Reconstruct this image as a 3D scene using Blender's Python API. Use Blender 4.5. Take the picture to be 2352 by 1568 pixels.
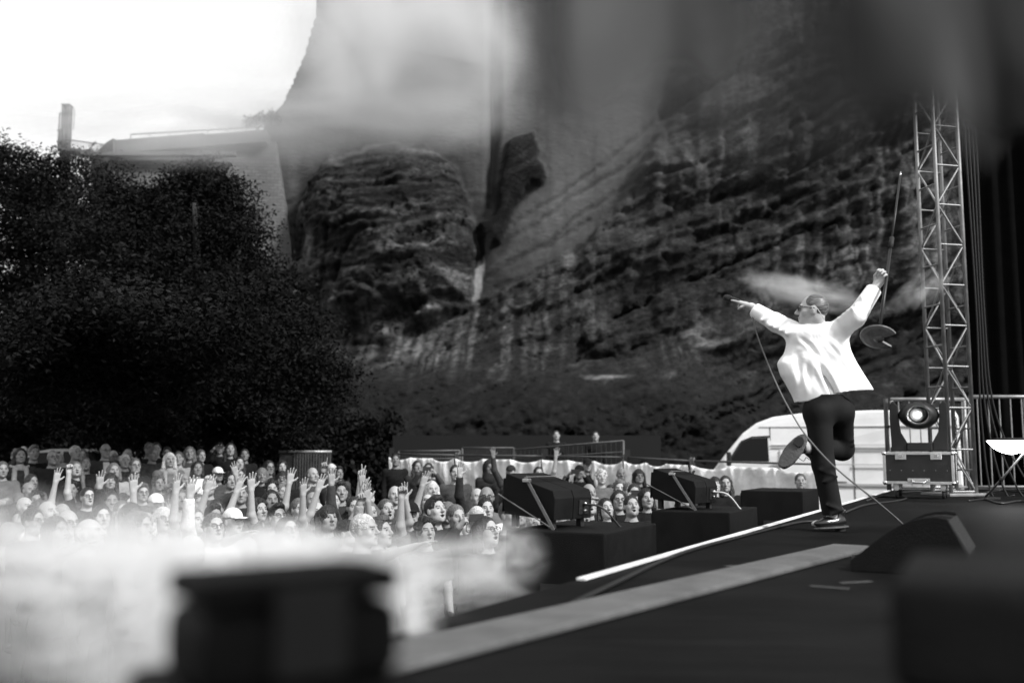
import bpy, bmesh, math, random
import numpy as np
from mathutils import Matrix, Vector, Quaternion

for o in list(bpy.data.objects):
    bpy.data.objects.remove(o)
scene = bpy.context.scene
COL = scene.collection
random.seed(7)
RNG = np.random.default_rng(11)
R = math.radians

# ------------------------------------------------------------------ camera, sky, sun, exposure
CAM_Z = 2.26
FPX, CXP, CYP = 2287.0, 1176.0, 784.0          # a 35 mm lens on a 2352 px wide frame
PITCH = math.atan(257.0 / FPX)
CP, SP = math.cos(PITCH), math.sin(PITCH)
cam_data = bpy.data.cameras.new('camera')
cam = bpy.data.objects.new('camera', cam_data)
COL.objects.link(cam)
cam.location = (0, 0, CAM_Z)
cam.rotation_euler = (R(90) + PITCH, 0, 0)
cam_data.lens = 35.0
cam_data.sensor_width = 36.0
cam_data.clip_start = 0.05
cam_data.clip_end = 4000
cam_data.dof.use_dof = True
cam_data.dof.focus_distance = 8.9
cam_data.dof.aperture_fstop = 1.35
scene.camera = cam

SUN_DIR = Vector((0.62, -0.52, 0.66)).normalized()     # towards the sun: behind the camera, over the stage
world = bpy.data.worlds.new('World')
scene.world = world
world.use_nodes = True
wn, wl = world.node_tree.nodes, world.node_tree.links
wn.clear()
w_out = wn.new('ShaderNodeOutputWorld')
w_bg = wn.new('ShaderNodeBackground')
w_bw = wn.new('ShaderNodeRGBToBW')                      # black and white photograph: a grey sky
w_sky = wn.new('ShaderNodeTexSky')
w_sky.sky_type = 'NISHITA'
w_sky.sun_disc = False
w_sky.sun_elevation = math.asin(SUN_DIR.z)
w_sky.sun_rotation = math.atan2(SUN_DIR.x, SUN_DIR.y)
w_sky.air_density = 1.6
w_sky.dust_density = 5.0
wl.new(w_sky.outputs[0], w_bw.inputs[0])
w_pw = wn.new('ShaderNodeMath'); w_pw.operation = 'POWER'; w_pw.inputs[1].default_value = 0.3   # overcast: an even sky
wl.new(w_bw.outputs[0], w_pw.inputs[0])
wl.new(w_pw.outputs[0], w_bg.inputs[0])
w_bg.inputs[1].default_value = 0.15
wl.new(w_bg.outputs[0], w_out.inputs[0])

sun_data = bpy.data.lights.new('sun', 'SUN')
sun = bpy.data.objects.new('sun', sun_data)
COL.objects.link(sun)
sun_data.energy = 1.0
sun_data.angle = R(10.0)
sun_data.color = (1, 1, 1)
sun.rotation_euler = SUN_DIR.to_track_quat('Z', 'Y').to_euler()

vs = scene.view_settings
vs.view_transform = 'Standard'
vs.look = 'None'
vs.gamma = 1.0
vs.use_curve_mapping = False
vs.exposure = 2.35
scene.render.engine = 'CYCLES'
scene.cycles.volume_step_rate = 2.0
scene.cycles.max_bounces = 6
scene.cycles.volume_bounces = 1
scene.cycles.use_denoising = True
scene.cycles.transparent_max_bounces = 8

# ------------------------------------------------------------------ helpers
def at(px, py, Y):
    """world point at depth Y under a point of the photograph (2352 x 1568 scale)"""
    u, v = (px - CXP) / FPX, (CYP - py) / FPX
    t = Y / (CP - v * SP)
    return Vector((u * t, Y, CAM_Z + (SP + v * CP) * t))

def proj(X, Y, Z):
    dz = Z - CAM_Z
    d = Y * CP + dz * SP
    return CXP + FPX * X / d, CYP - FPX * (dz * CP - Y * SP) / d

_perm = RNG.random(65536)
def _h(ix, iy, s):
    return _perm[(ix * 7919 + iy * 104729 + s * 1299721) & 65535]
def vnoise(x, y, s=0):
    ix, iy = np.floor(x).astype(np.int64), np.floor(y).astype(np.int64)
    fx, fy = x - ix, y - iy
    fx, fy = fx * fx * (3 - 2 * fx), fy * fy * (3 - 2 * fy)
    a = _h(ix, iy, s) * (1 - fx) + _h(ix + 1, iy, s) * fx
    b = _h(ix, iy + 1, s) * (1 - fx) + _h(ix + 1, iy + 1, s) * fx
    return a * (1 - fy) + b * fy
def fbm(x, y, s=0, o=5, g=0.5):
    t, a, n = 0, 1.0, 0
    for i in range(o):
        t = t + a * vnoise(x * 2 ** i + 17.3 * i, y * 2 ** i - 9.1 * i, s + i)
        n += a
        a *= g
    return t / n

MATS = {}
def mat(name, grey, rough=0.7, var=0.0, scale=8.0, bump=0.0, bscale=60.0, metal=0.0, emit=0.0, spec=0.3, sheen=0.0, trans=0.0):
    """grey principled material with noise in its colour and a fine relief"""
    if name in MATS:
        return MATS[name]
    m = bpy.data.materials.new(name)
    m.use_nodes = True
    nt = m.node_tree
    b = nt.nodes['Principled BSDF']
    b.inputs['Base Color'].default_value = (grey, grey, grey, 1)
    b.inputs['Roughness'].default_value = rough
    b.inputs['Metallic'].default_value = metal
    b.inputs['Specular IOR Level'].default_value = spec
    if sheen:
        b.inputs['Sheen Weight'].default_value = sheen
    tc = nt.nodes.new('ShaderNodeTexCoord')
    if var:
        n = nt.nodes.new('ShaderNodeTexNoise')
        n.inputs['Scale'].default_value = scale
        n.inputs['Detail'].default_value = 5
        n.inputs['Roughness'].default_value = 0.65
        r = nt.nodes.new('ShaderNodeMapRange')
        r.inputs['From Min'].default_value = 0.25
        r.inputs['From Max'].default_value = 0.75
        r.inputs['To Min'].default_value = grey * (1 - var)
        r.inputs['To Max'].default_value = min(0.95, grey * (1 + var))
        nt.links.new(tc.outputs['Object'], n.inputs['Vector'])
        nt.links.new(n.outputs['Fac'], r.inputs['Value'])
        nt.links.new(r.outputs['Result'], b.inputs['Base Color'])
        r2 = nt.nodes.new('ShaderNodeMapRange')
        r2.inputs['To Min'].default_value = max(0.05, rough - 0.12)
        r2.inputs['To Max'].default_value = min(1, rough + 0.12)
        nt.links.new(n.outputs['Fac'], r2.inputs['Value'])
        nt.links.new(r2.outputs['Result'], b.inputs['Roughness'])
    if bump:
        n2 = nt.nodes.new('ShaderNodeTexNoise')
        n2.inputs['Scale'].default_value = bscale
        n2.inputs['Detail'].default_value = 4
        bp = nt.nodes.new('ShaderNodeBump')
        bp.inputs['Strength'].default_value = bump
        bp.inputs['Distance'].default_value = 0.02
        nt.links.new(tc.outputs['Object'], n2.inputs['Vector'])
        nt.links.new(n2.outputs['Fac'], bp.inputs['Height'])
        nt.links.new(bp.outputs[0], b.inputs['Normal'])
    if emit:
        b.inputs['Emission Color'].default_value = (1, 1, 1, 1)
        b.inputs['Emission Strength'].default_value = emit
    MATS[name] = m
    return m

def tag(o, label=None, cat=None, group=None, kind=None):
    if label: o['label'] = label
    if cat: o['category'] = cat
    if group: o['group'] = group
    if kind: o['kind'] = kind
    return o

def empty(name, loc=(0, 0, 0), rz=0.0):
    o = bpy.data.objects.new(name, None)
    COL.objects.link(o)
    o.location = loc
    o.rotation_euler = (0, 0, rz)
    o.empty_display_size = 0.2
    return o

def link(name, me, m=None, parent=None, loc=None, rot=None, smooth=False):
    o = bpy.data.objects.new(name, me)
    COL.objects.link(o)
    if m is not None and not me.materials:
        for q in (m if isinstance(m, (list, tuple)) else [m]):
            me.materials.append(q)
    if parent is not None:
        o.parent = parent
    if loc is not None: o.location = loc
    if rot is not None: o.rotation_euler = rot
    if smooth:
        me.polygons.foreach_set('use_smooth', np.ones(len(me.polygons), bool))
    return o

def pyd(name, v, f):
    me = bpy.data.meshes.new(name)
    me.from_pydata([tuple(p) for p in v], [], [tuple(q) for q in f])
    me.update()
    return me

def npmesh(name, v, quads):
    me = bpy.data.meshes.new(name)
    v = np.asarray(v, np.float32); quads = np.asarray(quads, np.int32)
    n, k = quads.shape
    me.vertices.add(len(v)); me.vertices.foreach_set('co', v.ravel())
    me.loops.add(n * k); me.loops.foreach_set('vertex_index', quads.ravel())
    me.polygons.add(n)
    me.polygons.foreach_set('loop_start', np.arange(0, n * k, k, dtype=np.int32))
    me.polygons.foreach_set('loop_total', np.full(n, k, np.int32))
    me.update(calc_edges=True)
    me.validate()
    return me

class MB:
    """collects shapes of ONE part"""
    def __init__(self): self.v, self.f = [], []
    def add(self, v, f):
        b = len(self.v)
        self.v += [tuple(p) for p in v]
        self.f += [tuple(i + b for i in q) for q in f]
        return self
    def box(self, c, s, M=None):
        c = Vector(c); P = []
        for z in (-1, 1):
            for y in (-1, 1):
                for x in (-1, 1):
                    p = Vector((x * s[0] / 2, y * s[1] / 2, z * s[2] / 2))
                    P.append(c + ((M @ p) if M else p))
        return self.add(P, [(0, 2, 3, 1), (4, 5, 7, 6), (0, 1, 5, 4), (2, 6, 7, 3), (0, 4, 6, 2), (1, 3, 7, 5)])
    def tube(self, pts, r, n=8, caps=True):
        pts = [Vector(p) for p in pts]
        rs = r if isinstance(r, (list, tuple)) else [r] * len(pts)
        V, Fc = [], []
        up = None
        for i, p in enumerate(pts):
            d = (pts[min(i + 1, len(pts) - 1)] - pts[max(i - 1, 0)]).normalized()
            if up is None:
                up = d.orthogonal().normalized()
            up = (up - d * up.dot(d))
            up = up.normalized() if up.length > 1e-6 else d.orthogonal().normalized()
            s = d.cross(up)
            for k in range(n):
                a = 2 * math.pi * k / n
                V.append(p + (up * math.cos(a) + s * math.sin(a)) * rs[i])
        for i in range(len(pts) - 1):
            for k in range(n):
                a, b = i * n + k, i * n + (k + 1) % n
                Fc.append((a, b, b + n, a + n))
        if caps:
            Fc.append(tuple(reversed(range(n))))
            Fc.append(tuple((len(pts) - 1) * n + k for k in range(n)))
        return self.add(V, Fc)
    def prism(self, poly, z0, z1):
        n = len(poly)
        V = [(x, y, z0) for x, y in poly] + [(x, y, z1) for x, y in poly]
        Fc = [tuple(reversed(range(n))), tuple(range(n, 2 * n))]
        for i in range(n):
            j = (i + 1) % n
            Fc.append((i, j, j + n, i + n))
        return self.add(V, Fc)
    def lathe(self, prof, n=24, M=None):
        V, Fc = [], []
        for r, z in prof:
            for k in range(n):
                a = 2 * math.pi * k / n
                p = Vector((r * math.cos(a), r * math.sin(a), z))
                V.append(M @ p if M else p)
        for i in range(len(prof) - 1):
            for k in range(n):
                a, b = i * n + k, i * n + (k + 1) % n
                Fc.append((a, b, b + n, a + n))
        Fc.append(tuple(reversed(range(n))))
        Fc.append(tuple((len(prof) - 1) * n + k for k in range(n)))
        return self.add(V, Fc)
    def build(self, name, m, parent=None, bevel=0.0, smooth=False, loc=None, rot=None, seg=2):
        me = pyd(name, self.v, self.f)
        bm = bmesh.new(); bm.from_mesh(me)
        bmesh.ops.recalc_face_normals(bm, faces=bm.faces)
        if bevel:
            ed = [e for e in bm.edges if len(e.link_faces) == 2 and e.calc_face_angle(0) > 0.5]
            bmesh.ops.bevel(bm, geom=ed, offset=bevel, segments=seg, affect='EDGES', profile=0.6)
        bm.to_mesh(me); bm.free()
        return link(name, me, m, parent, loc, rot, smooth)

def bez(p, n=24):
    """Catmull-Rom through the points"""
    p = [Vector(q) for q in p]
    p = [p[0] * 2 - p[1]] + p + [p[-1] * 2 - p[-2]]
    out = []
    for i in range(1, len(p) - 2):
        for k in range(n):
            t = k / n
            a, b, c, d = p[i - 1], p[i], p[i + 1], p[i + 2]
            out.append(0.5 * ((2 * b) + (c - a) * t + (2 * a - 5 * b + 4 * c - d) * t * t + (3 * b - a - 3 * c + d) * t ** 3))
    out.append(p[-2])
    return out

# ------------------------------------------------------------------ implicit surfaces, meshed on an uneven grid (bodies, clothes, hair)
class Field:
    def __init__(self, lo, hi, h, rois=(), hf=0.006):
        self.ax = []
        for a in range(3):
            iv = sorted((max(lo[a], r0[a]), min(hi[a], r1[a])) for r0, r1 in rois)
            c, x = [], lo[a]
            while x < hi[a]:
                c.append(x)
                x += hf if any(i0 - h <= x <= i1 for i0, i1 in iv) else h
            c.append(hi[a])
            self.ax.append(np.array(c))
        self.F = np.full([len(a) for a in self.ax], 1.0, np.float32)
    def op(self, fn, lo, hi, k=0.02, sub=False):
        sl, g = [], []
        for a in range(3):
            i0, i1 = np.searchsorted(self.ax[a], lo[a]), np.searchsorted(self.ax[a], hi[a])
            if i1 <= i0: return
            sl.append(slice(i0, i1)); g.append(self.ax[a][i0:i1])
        X, Y, Z = g[0][:, None, None], g[1][None, :, None], g[2][None, None, :]
        d = fn(X, Y, Z)
        F = self.F[tuple(sl)]
        if sub:
            d = -d
            h = np.clip(0.5 - 0.5 * (F - d) / k, 0, 1)
            self.F[tuple(sl)] = F * (1 - h) + d * h + k * h * (1 - h)
        else:
            h = np.clip(0.5 + 0.5 * (F - d) / k, 0, 1)
            self.F[tuple(sl)] = F * (1 - h) + d * h - k * h * (1 - h)
    def cap(self, a, b, ra, rb, k=0.02, flat=False, sub=False):
        a, b = np.array(a, float), np.array(b, float)
        m = max(ra, rb) + k + 0.03
        ba = b - a; L = float(ba @ ba)
        def fn(X, Y, Z):
            px, py, pz = X - a[0], Y - a[1], Z - a[2]
            t0 = (px * ba[0] + py * ba[1] + pz * ba[2]) / L
            t = np.clip(t0, 0, 1)
            d = np.sqrt((px - ba[0] * t) ** 2 + (py - ba[1] * t) ** 2 + (pz - ba[2] * t) ** 2) - (ra + (rb - ra) * t)
            if flat:
                d = np.maximum(d, (t0 - 1) * math.sqrt(L))
            return d
        self.op(fn, np.minimum(a, b) - m, np.maximum(a, b) + m, k, sub)
    def ell(self, c, r, k=0.02, sub=False, M=None):
        """ellipsoid; M = (origin, 3x3) places it in a turned frame"""
        c, r = np.array(c, float), np.array(r, float)
        o, Q = (np.zeros(3), np.eye(3)) if M is None else M
        w = o + Q @ c
        m = float(r.max()) + k + 0.03
        def fn(X, Y, Z):
            px, py, pz = X - w[0], Y - w[1], Z - w[2]
            q = [(px * Q[0, i] + py * Q[1, i] + pz * Q[2, i]) / r[i] for i in range(3)]
            l = np.sqrt(q[0] ** 2 + q[1] ** 2 + q[2] ** 2)
            return (l - 1) * float(r.min()) * (1 if r.max() < 2 * r.min() else 1.3)
        self.op(fn, w - m, w + m, k, sub)
    def capM(self, M, a, b, ra, rb, k=0.02, **kw):
        o, Q = M
        self.cap(o + Q @ np.array(a), o + Q @ np.array(b), ra, rb, k, **kw)
    def loft(self, rows, k=0.02, grow=0.0, z0=None, z1=None, lo=None, hi=None, p=2.0, sub=False, warp=None):
        """stacked ellipses (z, cx, cy, rx, ry)"""
        rows = np.array(rows, float)
        zz = rows[:, 0]
        def fn(X, Y, Z):
            z = Z + 0 * X if warp is None else Z
            cx, cy, rx, ry = [np.interp(Z, zz, rows[:, i]) for i in range(1, 5)]
            rx, ry = rx + grow, ry + grow
            l = (np.abs((X - cx) / rx) ** p + np.abs((Y - cy) / ry) ** p) ** (1 / p)
            d = (l - 1) * np.minimum(rx, ry)
            if warp is not None: d = d + warp(X, Y, Z)
            d = np.maximum(d, (z0 if z0 is not None else zz[0]) - Z)
            return np.maximum(d, Z - (z1 if z1 is not None else zz[-1]))
        m = 0.06 + grow + k
        l0 = [min(rows[:, 1] - rows[:, 3]) - m, min(rows[:, 2] - rows[:, 4]) - m, zz[0] - m]
        h0 = [max(rows[:, 1] + rows[:, 3]) + m, max(rows[:, 2] + rows[:, 4]) + m, zz[-1] + m]
        self.op(fn, lo or l0, hi or h0, k, sub)
    def mesh(self, name):
        F = self.F; ax = self.ax
        I = F < 0
        n = [s - 1 for s in F.shape]
        cnt = np.zeros(n, np.int8)
        for i in (0, 1):
            for j in (0, 1):
                for k in (0, 1):
                    cnt += I[i:i + n[0], j:j + n[1], k:k + n[2]]
        act = (cnt > 0) & (cnt < 8)
        idx = np.full(n, -1, np.int32)
        A = np.argwhere(act)
        idx[act] = np.arange(len(A))
        S = np.zeros((len(A), 3)); N = np.zeros(len(A))
        E = []
        for a in range(3):
            b, c = (a + 1) % 3, (a + 2) % 3
            for i in (0, 1):
                for j in (0, 1):
                    p = [0, 0, 0]; p[b] = i; p[c] = j
                    q = list(p); q[a] = 1
                    E.append((p, q))
        for p, q in E:
            ia, ib = A + p, A + q
            fa, fb = F[ia[:, 0], ia[:, 1], ia[:, 2]].astype(float), F[ib[:, 0], ib[:, 1], ib[:, 2]].astype(float)
            m = (fa < 0) != (fb < 0)
            t = np.where(m, fa / np.where(m, fa - fb, 1), 0)
            pa = np.stack([ax[k][ia[:, k]] for k in range(3)], 1)
            pb = np.stack([ax[k][ib[:, k]] for k in range(3)], 1)
            S += np.where(m[:, None], pa + (pb - pa) * t[:, None], 0)
            N += m
        V = S / np.maximum(N, 1)[:, None]
        Q = []
        for a in range(3):
            b, c = (a + 1) % 3, (a + 2) % 3
            s0 = [slice(None)] * 3; s1 = [slice(None)] * 3
            s0[a] = slice(0, F.shape[a] - 1); s1[a] = slice(1, F.shape[a])
            s0[b] = s1[b] = slice(1, n[b]); s0[c] = s1[c] = slice(1, n[c])
            I0, I1 = I[tuple(s0)], I[tuple(s1)]
            G = np.argwhere(I0 != I1)
            if not len(G): continue
            fl = I0[I0 != I1]
            base = G.copy(); base[:, b] += 1; base[:, c] += 1
            def cell(db, dc):
                t = base.copy(); t[:, b] += db; t[:, c] += dc
                return idx[t[:, 0], t[:, 1], t[:, 2]]
            q = np.stack([cell(-1, -1), cell(0, -1), cell(0, 0), cell(-1, 0)], 1)
            q[~fl] = q[~fl][:, ::-1]
            Q.append(q)
        Q = np.concatenate(Q)
        Q = Q[(Q >= 0).all(1)]
        me = npmesh(name, V, Q)
        me.polygons.foreach_set('use_smooth', np.ones(len(me.polygons), bool))
        return me

def face_centres(me):
    c = np.empty(len(me.polygons) * 3, np.float32)
    me.polygons.foreach_get('center', c)
    return c.reshape(-1, 3)
# ------------------------------------------------------------------ materials of the setting
def attr_rock(name, attr='tone', bump=0.9):
    m = bpy.data.materials.new(name); m.use_nodes = True
    nt = m.node_tree; b = nt.nodes['Principled BSDF']
    b.inputs['Roughness'].default_value = 0.92
    b.inputs['Specular IOR Level'].default_value = 0.25
    a = nt.nodes.new('ShaderNodeAttribute'); a.attribute_name = attr
    tc = nt.nodes.new('ShaderNodeTexCoord')
    n1 = nt.nodes.new('ShaderNodeTexNoise'); n1.inputs['Scale'].default_value = 1.6; n1.inputs['Detail'].default_value = 9; n1.inputs['Roughness'].default_value = 0.72
    mp = nt.nodes.new('ShaderNodeMapping'); mp.inputs['Scale'].default_value = (1.0, 1.0, 2.6)
    n2 = nt.nodes.new('ShaderNodeTexNoise'); n2.inputs['Scale'].default_value = 3.5; n2.inputs['Detail'].default_value = 8; n2.inputs['Roughness'].default_value = 0.7
    nt.links.new(tc.outputs['Object'], n1.inputs['Vector'])
    nt.links.new(tc.outputs['Object'], mp.inputs['Vector']); nt.links.new(mp.outputs[0], n2.inputs['Vector'])
    r = nt.nodes.new('ShaderNodeMapRange'); r.inputs['From Min'].default_value = 0.3; r.inputs['From Max'].default_value = 0.7
    r.inputs['To Min'].default_value = 0.35; r.inputs['To Max'].default_value = 1.6
    nt.links.new(n1.outputs['Fac'], r.inputs['Value'])
    r2 = nt.nodes.new('ShaderNodeMapRange'); r2.inputs['From Min'].default_value = 0.35; r2.inputs['From Max'].default_value = 0.65
    r2.inputs['To Min'].default_value = 0.55; r2.inputs['To Max'].default_value = 1.35
    nt.links.new(n2.outputs['Fac'], r2.inputs['Value'])
    mu = nt.nodes.new('ShaderNodeMath'); mu.operation = 'MULTIPLY'
    nt.links.new(r.outputs[0], mu.inputs[0]); nt.links.new(r2.outputs[0], mu.inputs[1])
    gr = nt.nodes.new('ShaderNodeAttribute'); gr.attribute_name = 'grain'
    mg = nt.nodes.new('ShaderNodeMix'); mg.inputs['A'].default_value = .95
    nt.links.new(gr.outputs['Fac'], mg.inputs['Factor']); nt.links.new(mu.outputs[0], mg.inputs['B'])
    mu2 = nt.nodes.new('ShaderNodeMath'); mu2.operation = 'MULTIPLY'
    nt.links.new(mg.outputs[0], mu2.inputs[0]); nt.links.new(a.outputs['Fac'], mu2.inputs[1])
    nt.links.new(mu2.outputs[0], b.inputs['Base Color'])
    bp = nt.nodes.new('ShaderNodeBump'); bp.inputs['Strength'].default_value = bump; bp.inputs['Distance'].default_value = 0.5
    ad = nt.nodes.new('ShaderNodeMath'); ad.operation = 'ADD'
    nt.links.new(n1.outputs['Fac'], ad.inputs[0]); nt.links.new(n2.outputs['Fac'], ad.inputs[1])
    mh = nt.nodes.new('ShaderNodeMath'); mh.operation = 'MULTIPLY'; nt.links.new(ad.outputs[0], mh.inputs[0]); nt.links.new(gr.outputs['Fac'], mh.inputs[1])
    nt.links.new(mh.outputs[0], bp.inputs['Height']); nt.links.new(bp.outputs[0], b.inputs['Normal'])
    return m

def masonry(name, grey, bw=0.55, bh=0.24):
    m = bpy.data.materials.new(name); m.use_nodes = True
    nt = m.node_tree; b = nt.nodes['Principled BSDF']
    b.inputs['Roughness'].default_value = 0.9
    tc = nt.nodes.new('ShaderNodeTexCoord')
    mp = nt.nodes.new('ShaderNodeMapping'); mp.inputs['Rotation'].default_value = (R(90), 0, 0)
    br = nt.nodes.new('ShaderNodeTexBrick')
    br.inputs['Color1'].default_value = (grey * 1.12,) * 3 + (1,)
    br.inputs['Color2'].default_value = (grey * 0.85,) * 3 + (1,)
    br.inputs['Mortar'].default_value = (grey * 0.75,) * 3 + (1,)
    br.inputs['Scale'].default_value = 1.0
    br.inputs['Brick Width'].default_value = bw
    br.inputs['Row Height'].default_value = bh
    br.inputs['Mortar Size'].default_value = 0.018
    n = nt.nodes.new('ShaderNodeTexNoise'); n.inputs['Scale'].default_value = 0.5; n.inputs['Detail'].default_value = 8
    mp2 = nt.nodes.new('ShaderNodeMapping'); mp2.inputs['Scale'].default_value = (1, 1, 0.35)
    r = nt.nodes.new('ShaderNodeMapRange'); r.inputs['From Min'].default_value = 0.3; r.inputs['From Max'].default_value = 0.7
    r.inputs['To Min'].default_value = 0.5; r.inputs['To Max'].default_value = 1.35
    mx = nt.nodes.new('ShaderNodeMix'); mx.data_type = 'RGBA'; mx.blend_type = 'MULTIPLY'; mx.inputs[0].default_value = 1
    nt.links.new(tc.outputs['Object'], mp.inputs[0]); nt.links.new(mp.outputs[0], br.inputs['Vector'])
    nt.links.new(tc.outputs['Object'], mp2.inputs[0]); nt.links.new(mp2.outputs[0], n.inputs['Vector'])
    nt.links.new(n.outputs['Fac'], r.inputs['Value'])
    nt.links.new(br.outputs['Color'], mx.inputs[6]); nt.links.new(r.outputs[0], mx.inputs[7])
    nt.links.new(mx.outputs[2], b.inputs['Base Color'])
    bp = nt.nodes.new('ShaderNodeBump'); bp.inputs['Strength'].default_value = 0.7; bp.inputs['Distance'].default_value = 0.06
    nt.links.new(br.outputs['Fac'], bp.inputs['Height']); bp.invert = True
    nt.links.new(bp.outputs[0], b.inputs['Normal'])
    return m

def leafmat(name, g, clump=True):
    m = bpy.data.materials.new(name); m.use_nodes = True
    nt = m.node_tree; b = nt.nodes['Principled BSDF']
    b.inputs['Roughness'].default_value = 0.6
    b.inputs['Specular IOR Level'].default_value = 0.08
    oi = nt.nodes.new('ShaderNodeNewGeometry')
    r = nt.nodes.new('ShaderNodeMapRange'); r.inputs['To Min'].default_value = g * 0.8; r.inputs['To Max'].default_value = g * 1.2
    nt.links.new(oi.outputs['Random Per Island'], r.inputs['Value'])
    if clump:
        a = nt.nodes.new('ShaderNodeAttribute'); a.attribute_name = 'clump'
        mu = nt.nodes.new('ShaderNodeMath'); mu.operation = 'MULTIPLY'; nt.links.new(r.outputs[0], mu.inputs[0]); nt.links.new(a.outputs['Fac'], mu.inputs[1])
        nt.links.new(mu.outputs[0], b.inputs['Base Color'])
    else:
        nt.links.new(r.outputs[0], b.inputs['Base Color'])
    return m

def sstep(a, b, x):
    t = np.clip((x - a) / (b - a), 0, 1)
    return t * t * (3 - 2 * t)

def ground_z(X, Y):
    return 0.04 * np.clip(np.asarray(Y, float) - 10.5, 0, 40) + 0.32 * sstep(-4.4, -5.8, np.asarray(X, float)) * sstep(13.5, 16.5, np.asarray(Y, float))

# ------------------------------------------------------------------ ground
gx = np.concatenate([[-900, -300, -120, -60], np.arange(-40, 45, 1.0), [60, 120, 300, 900]])
gy = np.concatenate([[-300, -60, -20], np.arange(-8, 60, 1.0), [90, 200, 600, 1500]])
GX, GY = np.meshgrid(gx, gy, indexing='ij')
GZ = ground_z(GX, GY) + 0.05 * (fbm(GX * 0.4, GY * 0.4, 3) - 0.5)
nx, ny = GX.shape
ii = np.arange(nx * ny).reshape(nx, ny)
q = np.stack([ii[:-1, :-1], ii[1:, :-1], ii[1:, 1:], ii[:-1, 1:]], -1).reshape(-1, 4)
me = npmesh('ground', np.stack([GX, GY, GZ], -1).reshape(-1, 3), q)
ground = link('ground', me, mat('trodden_ground', 0.03, 0.95, 0.5, 1.5, 0.4, 20), smooth=True)
tag(ground, 'dark trodden ground rising gently away from the stage', kind='structure')

# ------------------------------------------------------------------ cliff: one height field standing 45 m off
def poly_sd(px, py, P):
    """signed distance in picture units, positive inside"""
    P = np.array(P, float); d = np.full(px.shape, 1e9); ins = np.zeros(px.shape, bool)
    for i in range(len(P)):
        a, b = P[i], P[(i + 1) % len(P)]
        e = b - a
        t = np.clip(((px - a[0]) * e[0] + (py - a[1]) * e[1]) / (e @ e), 0, 1)
        d = np.minimum(d, np.hypot(px - a[0] - e[0] * t, py - a[1] - e[1] * t))
        c = ((a[1] > py) != (b[1] > py)) & (px < (b[0] - a[0]) * (py - a[1]) / (b[1] - a[1] + 1e-9) + a[0])
        ins ^= c
    return np.where(ins, d, -d)

CY0 = 45.0
dx = 0.11
cX, cZ = np.arange(-13.2, 31, dx), np.arange(0.2, 27.5, dx)
X, Z = np.meshgrid(cX, cZ, indexing='ij')
px, py = proj(X, CY0 + 0 * X, Z)
wx = px + 26 * (fbm(px / 60, py / 60, 21) - 0.5) + 10 * (fbm(px / 14, py / 14, 22) - 0.5)
wy = py + 26 * (fbm(px / 60, py / 60, 31) - 0.5) + 10 * (fbm(px / 14, py / 14, 32) - 0.5)
DOME = [(640, 640), (690, 590), (682, 480), (715, 430), (760, 380), (850, 340), (975, 335), (1050, 390), (1085, 470), (1092, 560), (1090, 640), (1085, 690), (1010, 750), (900, 800), (820, 800), (760, 740)]
ROCK = [(1090, 690), (1200, 640), (1330, 570), (1400, 500), (1440, 430), (1500, 330), (1540, 150), (1580, -300), (2900, -300), (2900, 1200), (480, 1200), (480, 640), (640, 600), (760, 640), (900, 700), (1040, 690)]
LEDGE = [(1130, 500), (1160, 330), (1230, 300), (1250, 400), (1190, 470), (1150, 560), (1105, 600), (1095, 520)]
sd = poly_sd(wx, wy, DOME); sr = poly_sd(wx, wy, ROCK); sl = poly_sd(wx, wy, LEDGE)
slot = poly_sd(px, py, [(1118, -300), (1150, -300), (1150, 300), (1134, 480), (1118, 480)])
m_d = sstep(-4, 10, sd); m_r = sstep(-4, 10, sr); m_l = sstep(-4, 8, sl)
D = np.zeros_like(X)
D += m_d * (0.25 + 4.6 * (1 - np.exp(-np.clip(sd, 0, None) / 90)))
m_r0 = sstep(700, 480, py)
D += m_r * (0.3 * (1 - m_r0) + 1.8 * (1 - np.exp(-np.clip(sr, 0, None) / 120)))
D += m_l * (0.5 + 0.7 * (1 - np.exp(-np.clip(sl, 0, None) / 30)))
D -= 0.8 * sstep(-6, 16, slot)
# talus: the foot of the cliff comes forward
D += 7.0 * sstep(760, 1080, py + 40 * (fbm(px / 150, py / 150, 8) - 0.5) - 0.06 * (px - 1200))
# strata on the dome: arched beds
s1 = wy + 0.0009 * (wx - 860) ** 2 + 90 * (fbm(px / 170, py / 90, 5) - 0.5) + 0.12 * (wx - 880)
terr = lambda v, n: (np.floor(v * n) + sstep(0.55, 1.0, v * n - np.floor(v * n))) / n
bed = fbm(s1 / 22, px / 420, 12, 4, 0.6)
D += m_d * (0.9 * (terr(bed, 7) - 0.5) - 0.45 * np.exp(-((vnoise(px / 75 + .004 * py, py / 130, 91) - 0.5) / 0.03) ** 2) * sstep(.45, .6, fbm(px / 90, py / 70, 92)) + 0.5 * (fbm(s1 / 6, px / 160, 13, 3, 0.6) - 0.5))
# beds rising to the right on the dark rock, broken by upright joints
s2 = wy + 0.40 * (wx - 1100) + 40 * (fbm(px / 200, py / 200, 15) - 0.5)
bed2 = fbm(s2 / 60, px / 500, 42, 4, 0.62)
crack = np.exp(-((vnoise(s2 / 55, px / 900, 47) - 0.5) / 0.035) ** 2)
col = fbm(wx / 34, s2 / 260, 43, 4, 0.6)
up_r = sstep(900, 760, py + 0.1 * (px - 1400))
D += m_r * ((1.9 * (terr(bed2, 8) - 0.5) - 0.7 * crack * sstep(0.45, 0.55, fbm(px / 70, py / 70, 49))) + up_r * 0.55 * (terr(col, 6) - 0.5))
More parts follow.
